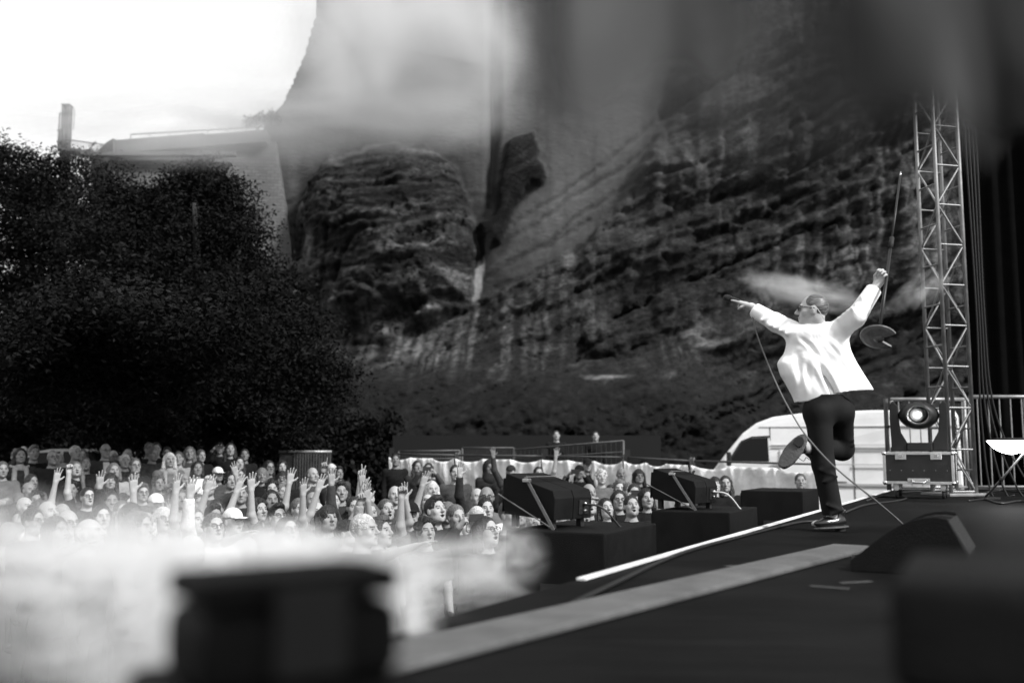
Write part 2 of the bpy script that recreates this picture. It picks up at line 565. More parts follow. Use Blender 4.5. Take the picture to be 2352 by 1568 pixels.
# lumps at every size
D += (m_d + m_r + 0.12) * (2.0 * (fbm(px / 150, py / 130, 61, 6, 0.42) - 0.5) + 0.28 * (fbm(px / 26, py / 18, 62, 4, 0.6) - 0.5))
D += 0.55 * sstep(880, 1000, py) * (fbm(px / 9, py / 9, 63, 3) - 0.5) * m_r
# colour of the stone itself: pale dressed wall, darker weathered rock, water streaks, mossy foot
tone = np.full_like(X, 0.105) * (0.75 + 0.5 * fbm(px / 80, py / 40, 70)) * (0.8 + 0.4 * fbm(px / 14, py / 200, 77))
streak = fbm(wx / 11 + 0.004 * py, py / 420, 71, 4, 0.6)
fine = np.clip((fbm(s1 / 5, px / 70, 171, 3, .6) - .36) * 4.2, .18, 1.7)
fine2 = np.clip((fbm(s2 / 7, px / 60, 172, 3, .6) - .36) * 4.0, .25, 1.6)
rock_t = 0.026 + 0.14 * np.clip((fbm(px / 90, s1 / 30, 72) - 0.36) * 3, 0, 1) * np.clip((bed - 0.3) * 2.4, 0, 1)
tone = tone * (1 - m_d) + m_d * rock_t * fine
rk = 0.026 + 0.15 * np.clip((streak - 0.44) * 4.5, 0, 1) * np.clip((fbm(px / 160, py / 160, 73) - 0.33) * 3, 0, 1) * up_r
rk += 0.08 * np.clip((fbm(px / 60, s2 / 22, 74) - 0.62) * 6, 0, 1)
ck = np.exp(-((fbm(wx / 60, s2 / 38, 181, 4, .6) - 0.5) / 0.012) ** 2) + .8 * np.exp(-((fbm(wx / 22, s2 / 60, 182, 3, .6) - 0.5) / 0.014) ** 2)
ck1 = np.exp(-((fbm(wx / 70, s1 / 20, 183, 4, .6) - 0.5) / 0.014) ** 2)
D -= m_r * .10 * np.clip(ck, 0, 1) + m_d * .12 * np.clip(ck1, 0, 1)
tone = tone * (1 - .45 * m_d * np.clip(ck1, 0, 1))
rk = rk * (1 - .4 * np.clip(ck, 0, 1))
soft = sstep(700, 420, py)
m_r = m_r * (1 - soft) + soft * sstep(-50, 170, poly_sd(px + 3 * (wx - px), py + 3 * (wy - py), ROCK))
tone = tone * (1 - m_r) + m_r * rk * (.45 + .55 * fine2)
tone = tone * (1 - m_l) + m_l * 0.03 * fine
lines = [[(1095, 590), (1180, 545), (1300, 470), (1400, 400), (1500, 330), (1640, 200)], [(1110, 640), (1220, 575), (1330, 500), (1430, 430)], [(1180, 520), (1290, 445), (1420, 350), (1560, 240)], [(1160, 600), (1260, 560), (1350, 510)], [(600, 480), (660, 470), (700, 440)], [(560, 560), (640, 545), (690, 520)], [(1130, 660), (1240, 620), (1330, 570)]]
lk = np.zeros_like(X)
for P_ in lines:
    for a, b in zip(P_[:-1], P_[1:]):
        e0, e1 = b[0] - a[0], b[1] - a[1]
        t = np.clip(((wx - a[0]) * e0 + (wy - a[1]) * e1) / (e0 * e0 + e1 * e1), 0, 1)
        dd_ = np.hypot(wx - a[0] - e0 * t, wy - a[1] - e1 * t)
        lk = np.maximum(lk, np.exp(-(dd_ / 4.5) ** 2))
stain = np.clip((fbm(wx / 20, py / 260, 191, 4, .6) - .5) * 3, 0, 1)
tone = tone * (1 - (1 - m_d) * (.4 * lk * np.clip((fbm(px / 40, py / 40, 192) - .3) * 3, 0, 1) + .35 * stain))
D -= (1 - m_d) * .12 * lk
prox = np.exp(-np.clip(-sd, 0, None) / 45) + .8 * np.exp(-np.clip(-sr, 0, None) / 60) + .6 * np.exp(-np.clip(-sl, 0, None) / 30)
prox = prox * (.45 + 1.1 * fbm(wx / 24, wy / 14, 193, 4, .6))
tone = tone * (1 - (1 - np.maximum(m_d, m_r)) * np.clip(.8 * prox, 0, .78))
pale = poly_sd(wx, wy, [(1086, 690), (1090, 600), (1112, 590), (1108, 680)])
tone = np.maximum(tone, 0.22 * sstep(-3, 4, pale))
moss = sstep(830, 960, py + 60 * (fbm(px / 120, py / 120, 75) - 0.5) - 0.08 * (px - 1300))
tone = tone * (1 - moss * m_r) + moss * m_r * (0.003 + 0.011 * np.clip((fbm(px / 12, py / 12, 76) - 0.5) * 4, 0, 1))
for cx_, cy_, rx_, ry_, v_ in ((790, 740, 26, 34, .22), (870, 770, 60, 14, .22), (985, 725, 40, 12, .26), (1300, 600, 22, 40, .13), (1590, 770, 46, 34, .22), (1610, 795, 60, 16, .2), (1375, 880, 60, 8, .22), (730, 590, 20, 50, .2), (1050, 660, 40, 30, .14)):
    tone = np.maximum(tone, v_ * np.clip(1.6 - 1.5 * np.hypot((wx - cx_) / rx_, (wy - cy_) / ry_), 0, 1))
nx, nz = X.shape
sky_py = np.interp(px, [480, 600, 650, 700, 722, 735, 760], [420, 300, 235, 120, 40, -120, -900]) + 8 * (fbm(px / 18, 0 * px, 90) - 0.5)
u_ = (CYP - sky_py) / FPX
Zs = CAM_Z + CY0 * (SP + u_ * CP) / (CP - u_ * SP)
keepm = Z <= Zs + 2 * dx
D = np.where(Z > Zs, D - 1.5, D)
Z = np.minimum(Z, Zs)
V = np.stack([X, CY0 - D, Z], -1).reshape(-1, 3)
ii = np.arange(nx * nz).reshape(nx, nz)
q = np.stack([ii[:-1, :-1], ii[1:, :-1], ii[1:, 1:], ii[:-1, 1:]], -1).reshape(-1, 4)
keep = keepm.reshape(-1)
q = q[keep[q].all(1)]
cm = npmesh('cliff', V, q)
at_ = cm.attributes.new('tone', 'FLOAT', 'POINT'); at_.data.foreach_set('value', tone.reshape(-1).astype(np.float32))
gn = np.clip(m_d + m_r + m_l, .14, 1.0)
at_ = cm.attributes.new('grain', 'FLOAT', 'POINT'); at_.data.foreach_set('value', gn.reshape(-1).astype(np.float32))
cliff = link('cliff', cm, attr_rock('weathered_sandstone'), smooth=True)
tag(cliff, 'tall weathered sandstone cliff with bedded outcrop and dark mossy foot', kind='structure')

# ------------------------------------------------------------------ fortress wall above the trees
STONE = masonry('fortress_stone', 0.11, 0.34, 0.15)
COPE = mat('coping_stone', 0.095, 0.9, 0.35, 1.2, 0.5, 8)
fw = empty('fortress_wall', (at(260, 900, 44.2).x, 44.2, 0))
tag(fw, 'pale masonry bastion wall with dark parapet beside the cliff', 'wall')
def wpt(px_, py_, Y): return at(px_, py_, Y) - Vector(fw.location)
def slab(name, m, pts_front, thick, parent):
    n = len(pts_front)
    P = [Vector(p) for p in pts_front]
    B = [p + Vector((0, thick, 0)) for p in P]
    mb = MB(); mb.add(P + B, [tuple(range(n)), tuple(reversed(range(n, 2 * n)))] + [(i, i + n, (i + 1) % n + n, (i + 1) % n) for i in range(n)])
    return mb.build(name, m, parent)
a0, a1, a2 = wpt(258, 352, 44.2), wpt(470, 336, 44.2), wpt(632, 326, 44.6)
slab('wall_face', STONE, [wpt(252, 1010, 43.6), wpt(700, 1010, 44.4), wpt(668, 560, 44.6), a2, a1, a0], 2.0, fw)
slab('wall_return', STONE, [wpt(205, 1010, 46.2), wpt(251.5, 1010, 43.7), wpt(257.5, 352, 44.3), wpt(212, 392, 46.8)], 1.6, fw)
mb = MB()
for (x0, y0, x1, y1, Y0, Y1, h) in ((262, 352, 470, 336, 44.0, 44.0, 30), (470.3, 336, 610, 325, 44.0, 44.0, 27)):
    p, r_ = wpt(x0, y0, Y0), wpt(x1, y1, Y1)
    t0, t1 = wpt(x0, y0 - h, Y0), wpt(x1, y1 - h, Y1)
    th = Vector((0, 1.6, 0))
    mb.add([p, r_, t1, t0, p + th, r_ + th, t1 + th, t0 + th], [(0, 1, 2, 3), (7, 6, 5, 4), (0, 3, 7, 4), (1, 5, 6, 2), (3, 2, 6, 7), (0, 4, 5, 1)])
mb.build('parapet', COPE, fw)
mb = MB()
mb.add([wpt(208, 402, 46.9), wpt(260, 360, 43.9), wpt(260, 318, 43.9), wpt(243, 328, 45), wpt(208, 362, 46.9)] + [p + Vector((0.4, 1.4, 0)) for p in [wpt(208, 402, 46.9), wpt(260, 360, 43.9), wpt(260, 318, 43.9), wpt(243, 328, 45), wpt(208, 362, 46.9)]],
       [(0, 1, 2, 3, 4), (9, 8, 7, 6, 5)] + [(i, i + 5, (i + 1) % 5 + 5, (i + 1) % 5) for i in range(5)])
mb.build('parapet', COPE, fw)
mb = MB().box((wpt(365, 355, 43.85) + Vector((0, 0, 0))), (at(610, 355, 43.85).x - at(256, 355, 43.85).x, 0.35, 0.16))
mb.build('string_course', COPE, fw, rot=None)
mb = MB().tube([wpt(300, 309, 44.8), wpt(610, 291, 44.8)], 0.025, 6)
for k in range(8):
    t = k / 7
    p = wpt(300, 309, 44.8).lerp(wpt(610, 291, 44.8), t)
    mb.tube([p, p - Vector((0, 0, .6))], 0.02, 6)
mb.build('handrail', mat('dark_steel', 0.05, 0.5, metal=0.4), fw)

# lift tower with footbridge
STEEL = mat('weathered_steel', 0.06, 0.6, 0.3, 3)
lt = empty('lift_tower', (at(121, 900, 46).x, 46, 0))
tag(lt, 'slim steel lift tower rising behind the trees at the bastion', 'tower')
tz = at(121, 246, 46).z
mb = MB()
for sx in (-0.13, 0.13):
    mb.box((sx, 0, tz / 2), (0.11, 0.4, tz))
mb.box((0, 0, tz / 2), (0.14, 0.3, tz - 0.3))
mb.build('mast', STEEL, lt, bevel=0.01)
mb = MB().tube([(-0.3, -.1, at(0, 262, 46).z), (-0.3, -.1, at(0, 350, 46).z)], 0.04, 6).tube([(-0.3, -.1, at(0, 262, 46).z), (0, -.1, at(0, 262, 46).z)], 0.03, 6)
mb.tube([(.35, 0, at(0, 250, 46).z), (.35, 0, at(0, 298, 46).z)], .02, 6)
mb.build('guide_rail', STEEL, lt)
MB().box((0, 0, tz + .05), (.40, .44, .08)).build('cap', STEEL, lt)
fb = empty('footbridge', at(135, 350, 46))
tag(fb, 'steel footbridge with mesh railing from lift tower to bastion', 'bridge')
def fp(x, y, Y=46): return at(x, y, Y) - Vector(fb.location)
mb = MB()
for Y in (45.6, 46.8):
    mb.tube([fp(133, 343, Y), fp(232, 356, Y)], 0.09, 6)
mb.build('girder', STEEL, fb)
for k in range(7):
    p = fp(136 + 15 * k, 340 + 2 * k, 45.6)
    MB().box(p + Vector((0, .6, .05)), (0.26, 1.3, .05)).build('deck_plate', STEEL, fb)
for Y in (45.55, 46.85):
    mb = MB().tube([fp(148, 320, Y), fp(242, 333, Y)], 0.03, 6)
    for k in range(16):
        t = k / 15
        a, b = fp(148 + 94 * t, 320 + 13 * t, Y), fp(148 + 94 * t, 343 + 12 * t, Y)
        mb.tube([a, b], 0.012, 4)
    for j in range(4):
        mb.tube([fp(148, 325 + 5 * j, Y), fp(242, 338 + 5 * j, Y)], 0.009, 4)
    mb.build('railing', STEEL, fb)
mb = MB().tube([fp(146, 345, 45.6), fp(146, 296, 45.6), fp(132, 300, 45.6)], 0.05, 6).tube([fp(146, 345, 46.8), fp(146, 296, 46.8), fp(146, 296, 45.6)], 0.05, 6).tube([fp(138, 300, 45.6), fp(138, 343, 45.6)], .05, 6)
mb.build('portal_frame', STEEL, fb)

# ------------------------------------------------------------------ trees
BARK = mat('bark', 0.03, 0.95, 0.4, 6, 0.8, 30)
def tree(name, label, base, blobs, leaf, n_clump, per, msize, trunk_r, flat=0.5, seed=1, group='trees by the crowd'):
    """blobs: (px, py, rx px, ry px, depth Y, half depth m)"""
    rg = np.random.default_rng(seed)
    root = empty(name, base)
    tag(root, label, 'tree', group)
    E = []
    for (bx, by, rx, ry, Y, ry_m) in blobs:
        c = at(bx, by, Y); s = Y / FPX
        E.append((np.array(c), np.array([rx * s, ry_m, ry * s])))
    w = np.array([e[1][0] * e[1][2] for e in E]); w = w / w.sum()
    cl = []
    for b in rg.choice(len(E), n_clump, p=w):
        d = rg.normal(size=3); d /= np.linalg.norm(d)
        rr = rg.random() ** 0.30 * (1 + .17 * rg.normal())
        cl.append(E[b][0] + d * E[b][1] * rr * np.array([1, 1, 1]))
    cl = np.array(cl)
    cl[:, 2] += 0.35 * np.sin(cl[:, 0] * 2.1 + cl[:, 1]) 
    P = np.repeat(cl, per, 0)
    g = rg.normal(size=P.shape) * np.array([0.30, 0.30, 0.20 * flat]) * msize
    P = P + g
    P[:, 2] -= 0.22 * np.abs(g[:, 0]) 
    n = len(P)
    ang = rg.random(n) * 2 * np.pi
    tilt = rg.normal(size=n) * 0.55
    a = np.stack([np.cos(ang) * np.cos(tilt), np.sin(ang) * np.cos(tilt), np.sin(tilt) - 0.15], 1)
    b = np.cross(a, rg.normal(size=(n, 3))); b /= np.linalg.norm(b, axis=1)[:, None]
    L = leaf * (0.6 + 0.8 * rg.random(n))[:, None]
    W = L * 0.42
    V = np.stack([P - a * L, P + b * W, P + a * L, P - b * W], 1).reshape(-1, 3) - np.array(base)
    Q = np.arange(n * 4).reshape(-1, 4)
    me = npmesh('crown', V, Q)
    cv = np.repeat(np.repeat(.2 + 2.6 * np.clip(fbm(cl[:, 0] * 1.1 + seed, cl[:, 2] * 2.2, 55 + seed, 3) - .3, 0, 1) * (.6 + .8 * rg.random(len(cl))), per), 4)
    at_ = me.attributes.new('clump', 'FLOAT', 'POINT'); at_.data.foreach_set('value', cv.astype(np.float32))
    link('crown', me, LEAF, root)
    mb = MB()
    cen = np.mean([e[0] for e in E], 0) - np.array(base)
    top = max(e[0][2] + 0.4 * e[1][2] for e in E) - base[2]
    lean = Vector((cen[0], cen[1], 0))
    tr = [Vector((0, 0, -0.2)), lean * 0.15 + Vector((0, 0, top * 0.3)), lean * 0.5 + Vector((0.1, 0, top * 0.6)), lean * 0.9 + Vector((0, 0, top * 0.9))]
    mb.tube(bez(tr, 5), [trunk_r * (1.25 - 1.1 * i / 15) for i in range(16)], 9)
    for (c, r) in E:
        c = c - np.array(base)
        z0 = min(top * 0.75, max(1.2, c[2] * 0.55))
        st = lean * (z0 / top) + Vector((0, 0, z0))
        for k in range(3):
            e = Vector(c + rg.normal(size=3) * r * 0.4)
            mid = st.lerp(e, .5) + Vector((0, 0, .25))
            mb.tube(bez([st, mid, e], 4), [trunk_r * .4 * (1 - .09 * i) for i in range(9)], 5)
    mb.build('trunk', BARK, root, smooth=True)
    return root
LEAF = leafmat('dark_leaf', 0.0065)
gz = float(ground_z(-7.6, 22))
tree('broad_tree', 'broad dark tree hiding the foot of the bastion, beside the outcrop', (at(450, 900, 23).x, 23, float(ground_z(-7, 23))),
     [(330, 470, 120, 70, 23.0, 1.6), (460, 480, 110, 75, 23.0, 1.6), (520, 600, 110, 90, 22.5, 1.7), (350, 600, 160, 110, 22, 1.8), (600, 690, 90, 70, 22.5, 1.5), (450, 740, 210, 110, 21.5, 2.0),
      (655, 790, 90, 75, 22.5, 1.5), (540, 880, 170, 110, 21.8, 1.9), (705, 900, 75, 80, 22.8, 1.3), (400, 900, 180, 110, 21.5, 1.9), (250, 760, 120, 120, 22, 1.7), (270, 940, 150, 75, 21.6, 1.6), (600, 960, 140, 50, 22, 1.4), (300, 800, 260, 70, 16.5, 1.6), (420, 720, 190, 60, 15.4, 1.5), (190, 880, 200, 45, 17, 1.5), (120, 760, 160, 60, 15.4, 1.4)],
     0.046, 3300, 110, 1.0, 0.26, 0.5, 3)
tree('tall_tree', 'tall leafy tree with sky gaps in front of the lift tower', (at(75, 900, 26).x, 26, float(ground_z(-11, 26))),
     [(40, 400, 75, 80, 26, 1.3), (115, 450, 70, 75, 26, 1.3), (60, 530, 110, 80, 26, 1.5), (150, 560, 75, 90, 25.5, 1.3), (20, 660, 60, 70, 26, 1.2), (110, 700, 100, 90, 25.5, 1.5), (60, 820, 70, 80, 26, 1.3), (130, 880, 110, 90, 25, 1.4), (50, 955, 70, 40, 25.5, 1.2)],
     0.05, 900, 105, 1.0, 0.22, 0.6, 5)
tree('low_tree', 'low dark tree at the outer edge of the frame over parked cars', (at(-60, 900, 24).x, 24, float(ground_z(-12, 24))),
     [(-40, 860, 110, 120, 24, 1.4), (10, 930, 60, 45, 24, 1.1), (180, 950, 70, 45, 24.5, 1.2)],
     0.066, 260, 130, 1.0, 0.18, 0.6, 8)
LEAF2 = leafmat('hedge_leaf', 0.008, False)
# small growth on the wall top and a bare sapling
LEAF = leafmat('grey_leaf', 0.04)
tree('wall_shrub', 'small round shrub growing on top of the bastion wall', tuple(at(590, 300, 44.8)), [(592, 288, 24, 12, 44.8, .4), (625, 280, 14, 10, 44.8, .3)], 0.09, 26, 40, 0.5, 0.04, 0.8, 9, 'shrubs on the wall')
tree('wall_sapling', 'thin sapling with sparse leaves below the footbridge', tuple(at(196, 420, 43)), [(190, 370, 16, 24, 43, .4), (202, 395, 14, 20, 43, .3), (222, 326, 12, 8, 43, .2)], 0.07, 22, 14, 0.5, 0.04, 0.8, 10, 'shrubs on the wall')
# ------------------------------------------------------------------ stage
ST = 1.70                                           # height of the stage floor
EV = Vector((0.505, 1, 0)).normalized()             # along the stage front, away from the camera
NV = Vector((-EV.y, EV.x, 0))                       # out over the audience
ERZ = math.atan2(EV.y, EV.x)
def edge_x(Y): return -2.0 + 0.505 * Y
def onst(px_, py_, lift=0.0):
    """point of the stage floor under a point of the photograph"""
    v = (CYP - py_) / FPX; t = (ST + lift - CAM_Z) / (SP + v * CP)
    return Vector(((px_ - CXP) / FPX * t, t * (CP - v * SP), ST + lift))

BLACKP = mat('stage_black', 0.012, 0.55, 0.3, 3, 0.2, 40)
def floor_mat():
    m = bpy.data.materials.new('stage_floor_vinyl'); m.use_nodes = True
    nt = m.node_tree; b = nt.nodes['Principled BSDF']
    tc = nt.nodes.new('ShaderNodeTexCoord'); mp = nt.nodes.new('ShaderNodeMapping')
    mp.inputs['Scale'].default_value = (0.35, 9, 1)
    n = nt.nodes.new('ShaderNodeTexNoise'); n.inputs['Scale'].default_value = 3; n.inputs['Detail'].default_value = 8; n.inputs['Roughness'].default_value = .7
    n2 = nt.nodes.new('ShaderNodeTexNoise'); n2.inputs['Scale'].default_value = 1.1; n2.inputs['Detail'].default_value = 6
    r = nt.nodes.new('ShaderNodeMapRange'); r.inputs['From Min'].default_value = .3; r.inputs['From Max'].default_value = .75
    r.inputs['To Min'].default_value = 0.0015; r.inputs['To Max'].default_value = 0.016
    mu = nt.nodes.new('ShaderNodeMath'); mu.operation = 'MULTIPLY_ADD'; mu.inputs[1].default_value = .5; 
    nt.links.new(tc.outputs['Object'], mp.inputs[0]); nt.links.new(mp.outputs[0], n.inputs['Vector']); nt.links.new(tc.outputs['Object'], n2.inputs['Vector'])
    m2 = nt.nodes.new('ShaderNodeMath'); m2.operation = 'MULTIPLY'; m2.inputs[1].default_value = .5
    nt.links.new(n2.outputs['Fac'], m2.inputs[0]); nt.links.new(n.outputs['Fac'], mu.inputs[0]); nt.links.new(m2.outputs[0], mu.inputs[2])
    nt.links.new(mu.outputs[0], r.inputs['Value']); nt.links.new(r.outputs[0], b.inputs['Base Color'])
    r2 = nt.nodes.new('ShaderNodeMapRange'); r2.inputs['To Min'].default_value = .5; r2.inputs['To Max'].default_value = .85
    nt.links.new(mu.outputs[0], r2.inputs['Value']); nt.links.new(r2.outputs[0], b.inputs['Roughness'])
    b.inputs['Specular IOR Level'].default_value = 0.02
    return m
stage = empty('stage', (edge_x(6), 6, 0))
tag(stage, 'dark stage platform with pale strip along its front edge', 'stage')
so = Vector(stage.location)
yE = 15.9
poly = [(edge_x(-4) - so.x, -4 - so.y), (9.5 - so.x + 6, -4 - so.y), (9.5 - so.x + 6, yE - so.y), (edge_x(yE) - so.x, yE - so.y)]
MB().prism(poly, ST - 0.16, ST).build('deck', floor_mat(), stage)
ins = 0.05
poly2 = [(x + (ins if i in (0, 3) else -ins), y + (ins if i in (0, 1) else -ins)) for i, (x, y) in enumerate(poly)]
MB().prism(poly2, 0, ST - 0.163).build('skirt', mat('skirt_cloth', 0.01, 0.95, 0.3, 4), stage)
mb = MB()
A, B = Vector((edge_x(4.5), 4.5, 0)) - so, Vector((edge_x(yE), yE, 0)) - so
A.z = B.z = ST
c = (A + B) / 2 - NV * 0.035
mb.box(c + Vector((0, 0, .009)), ((B - A).length, 0.042, .010), Matrix.Rotation(ERZ, 3, 'Z'))
mb.build('edge_strip', mat('worn_white_tape', 0.62, 0.6, 0.35, 2.5), stage)

def cable(name, label, pts, r, g, n=10, rough=.5):
    mb = MB().tube(bez(pts, n), r, 6)
    o = Vector(pts[0])
    mb.v = [tuple(Vector(p) - o) for p in mb.v]
    ob = mb.build(name, mat('cable_%d' % int(g * 1000), g, rough), smooth=True, loc=o)
    return tag(ob, label, 'cable')
cable('floor_cable', 'black cable lying loosely along the pale stage edge strip', [onst(x, y, .012) for x, y in ((1180, 1452), (1400, 1345), (1560, 1272), (1700, 1232), (1830, 1200), (1900, 1192), (1985, 1160), (2060, 1150), (2080, 1142), (2020, 1140), (1990, 1150))], .011, .012)
cable('floor_cable', 'black cable running across the floor behind the flight case', [onst(x, y, .012) for x, y in ((2060, 1132), (2120, 1128), (2230, 1135), (2300, 1126), (2420, 1138))], .014, .012)
cable('floor_cable', 'tangled dark cable beside the floor monitor at frame edge', [onst(x, y, .012) for x, y in ((2255, 1305), (2310, 1298), (2350, 1310), (2330, 1330), (2400, 1335))], .012, .012)
cable('floor_cable', 'thin dark cable trailing from slanted stand along the rail foot', [onst(x, y, .012) for x, y in ((2225, 1150), (2262, 1146), (2300, 1156), (2345, 1150), (2420, 1160))], .012, .012)

# grey cable mat on the floor
m0, m1 = onst(640, 1590), onst(1960, 1262)
d = (m1 - m0); L = d.length
mb = MB(); rz = math.atan2(d.y, d.x)
mb.prism([(-L / 2, -.12), (L / 2, -.12), (L / 2, .12), (-L / 2, .12)], 0.002, 0.03)
o = mb.build('cable_mat', mat('grey_rubber_mat', 0.085, 0.8, 0.35, 4, .3, 80), bevel=.012, loc=(m0 + m1) / 2, rot=(0, 0, rz))
tag(o, 'pale grey cable mat laid slantwise across the dark stage floor', 'mat')

for k_, (x_, y_, a_) in enumerate(((1965, 1338, 20), (1905, 1350, -35), (1700, 1300, 10))):
    o = MB().box((0, 0, .0035), (.16, .03, .002)).build('tape_mark', mat('white_tape_mark', .05, .7, .3, 20), loc=onst(x_, y_), rot=(0, 0, R(a_)))
    tag(o, ['short worn tape mark on the deck below the floor monitor', 'second worn tape mark on the deck, nearer the cable mat', 'worn tape mark on the deck between singer and cable mat'][k_], 'tape', 'tape marks on the deck')
# ------------------------------------------------------------------ speakers in the pit
CABM = mat('cabinet_black', 0.005, 0.6, 0.5, 6, .35, 160, spec=.12)
GRILLE = mat('grille_black', 0.007, 0.6, 0.3, 20, .6, 300)
STRAPM = mat('ratchet_strap', 0.14, 0.8, .3, 20)
CHROME = mat('bright_metal', 0.6, 0.25, metal=1)
ALU = mat('aluminium', 0.55, 0.38, .2, 12, metal=.9)
RUBB = mat('black_rubber', 0.012, 0.7)
def sub_cabinet(loc, label, size):
    root = empty('subwoofer', loc, ERZ)
    tag(root, label, 'speaker', 'subwoofers in the pit')
    L_, W_, H_ = size
    MB().box((0, 0, H_ / 2), size).build('cabinet', CABM, root, bevel=.012)
    for sx in (-1, 1):
        MB().box((sx * L_ * .25, W_ / 2 + .006, H_ / 2), (L_ * .46, .012, H_ * .92)).build('grille', GRILLE, root, bevel=.004)
    for (x_, z_) in ((-.22, .55), (.2, .45)):
        MB().box((x_, -W_ / 2 - .004, H_ * z_), (.16, .008, .1)).build('handle_cup', GRILLE, root, bevel=.003)
    MB().box((-L_ / 2 - .004, 0, H_ * .5), (.008, .2, .13)).build('handle_cup', GRILLE, root, bevel=.003)
    for sx in (-1, 1):
        MB().box((sx * L_ * .4, -W_ / 2 - .006, H_ * .06), (.12, .012, .03)).build('skid', RUBB, root)
    return root
def top_speaker(loc, label, tilt, rz, plug=True):
    """two trapezoid cabinets side by side, strapped down, tilted to the audience"""
    root = empty('speaker', loc, rz); root.scale = (.82, .82, .82)
    tag(root, label, 'speaker', 'strapped speakers on the subwoofers')
    T = Matrix.Rotation(tilt, 4, 'X')
    for s in (-1, 1):
        mb = MB()
        w, h, dfr, dbk = .265, .30, .30, -.27
        prof = [(dbk, 0), (dfr * .9, .0), (dfr, h * .5), (dfr * .93, h * 1.16), (dbk * .9, h * .82), (dbk, h * .6)]
        x0, x1 = (0.004, w) if s > 0 else (-w, -.004)
        P = [(x0, y, z) for y, z in prof] + [(x1, y, z) for y, z in prof]
        n = len(prof)
        mb.add(P, [tuple(range(n)), tuple(reversed(range(n, 2 * n)))] + [(i, i + n, (i + 1) % n + n, (i + 1) % n) for i in range(n)])
        o = mb.build('cabinet', CABM, root, bevel=.008)
        o.matrix_local = Matrix.Translation((0, 0, .09)) @ T
        g = MB().box(((x0 + x1) / 2, dfr + .006, h * .53), (w * .92, .01, h * .96)).build('grille', GRILLE, root)
        g.matrix_local = Matrix.Translation((0, 0, .09)) @ T
    for k, (x_, y_) in enumerate(((-.2, .2), (.2, .2), (-.2, -.2), (.2, -.2))):
        MB().box((x_, y_, .055), (.05, .05, .11)).build('foot', RUBB, root)
    p = T @ Vector((-.272, -.22, .20)); 
    pl = MB().box((0, 0, 0), (.14, .012, .12)).build('connector_plate', GRILLE, root)
    pl.matrix_local = Matrix.Translation((0, 0, .09)) @ T @ Matrix.Translation((.14, -.275, .10))
    for dz in (-.03, .03):
        c_ = MB().lathe([(.012, -.012), (.014, .0), (.012, .02)], 10, Matrix.Rotation(R(90), 3, 'X')).build('socket', CHROME, root, smooth=True)
        c_.matrix_local = Matrix.Translation((0, 0, .09)) @ T @ Matrix.Translation((.14, -.286, .10 + dz))
    # strap over the top, down the sides
    mb = MB()
    top = [Vector((-.31, -.30, -.0)), Vector((-.285, .02, .43)), Vector((.285, .02, .43)), Vector((.31, .30, -.0))]
    for a, b in zip(top[:-1], top[1:]):
        dd = (b - a).normalized(); sd_ = Vector((0, 1, 0)) - dd * dd.y; sd_.normalize(); nn = dd.cross(sd_)
        P = [a + sd_ * .015, a - sd_ * .015, b - sd_ * .015, b + sd_ * .015]
        mb.add([p + nn * .002 for p in P] + [p - nn * .002 for p in P], [(0, 1, 2, 3), (7, 6, 5, 4), (0, 4, 5, 1), (1, 5, 6, 2), (2, 6, 7, 3), (3, 7, 4, 0)])
    mb.build('strap', STRAPM, root)
    mb = MB()
    a, b = Vector((-.30, -.30, .0)), Vector((-.285, .33, .28))
    mb.tube([a, b], .006, 4)
    mb.build('strap', STRAPM, root)
    MB().box((-.29, .0, .40), (.05, .06, .03)).build('ratchet', CHROME, root, bevel=.004)
    return root
SUB = (1.05, .72, .82)
ys = [3.7, 6.75, 9.1, 11.9]
wl_ = ['black subwoofer nearest the camera below the stage edge', 'black subwoofer carrying the speaker in front of the crowd', 'black subwoofer carrying the speaker below the second banner', 'lone dark subwoofer in front of the last banner by the van']
sub_pos = []
for Y, off, lab in zip(ys, (.85, 1.0, .86, .82), wl_):
    c = Vector((edge_x(Y), Y, 0)) + NV * off
    sub_pos.append(c)
    if Y < 4: continue
    lo = sub_cabinet(c, lab.replace('subwoofer', 'subwoofer, lower of its stack,'), SUB)
    sub_cabinet(c + Vector((0, 0, .825 + (.18 if Y > 11 else .1 if Y > 6 else .17))), lab + ', top of its stack', SUB)
    if True:
        h = (.18 if Y > 11 else .1 if Y > 6 else .17)
        r_ = MB().box((0, 0, .8225 + h / 2), (1.0, .66, h - .006)).build('pallet_riser', mat('riser_ply', .02, .8), loc=c, rot=(0, 0, ERZ))
        tag(r_, 'black riser between the stacked subwoofers ' + ['nearest the camera', 'in front of the crowd', 'below the second banner', 'by the van'][ys.index(Y)], 'riser')
zt = .825 + .1 + .82
SP1, SP2 = sub_pos[1] + Vector((-.26, .0, zt)), sub_pos[2] + Vector((-.20, .0, zt))
top_speaker(SP1, 'black strapped speaker standing before the front rows of the crowd', R(4), R(50))
top_speaker(SP2, 'black strapped speaker standing before the white banners, farther one', R(4), R(52))
def spk_cable(base, lab, g):
    p = base + Vector((.25, -.08, .16))
    cable('speaker_cable', lab, [p, p + Vector((.12, -.05, -.02)), p + Vector((.24, .02, -.14)), p + Vector((.30, .05, -.24)), p + Vector((.32, .0, -.6))], .008, g)
spk_cable(SP1, 'dark cable drooping from the near strapped speaker', .03)
spk_cable(SP2, 'pale cable drooping from the farther strapped speaker', .5)

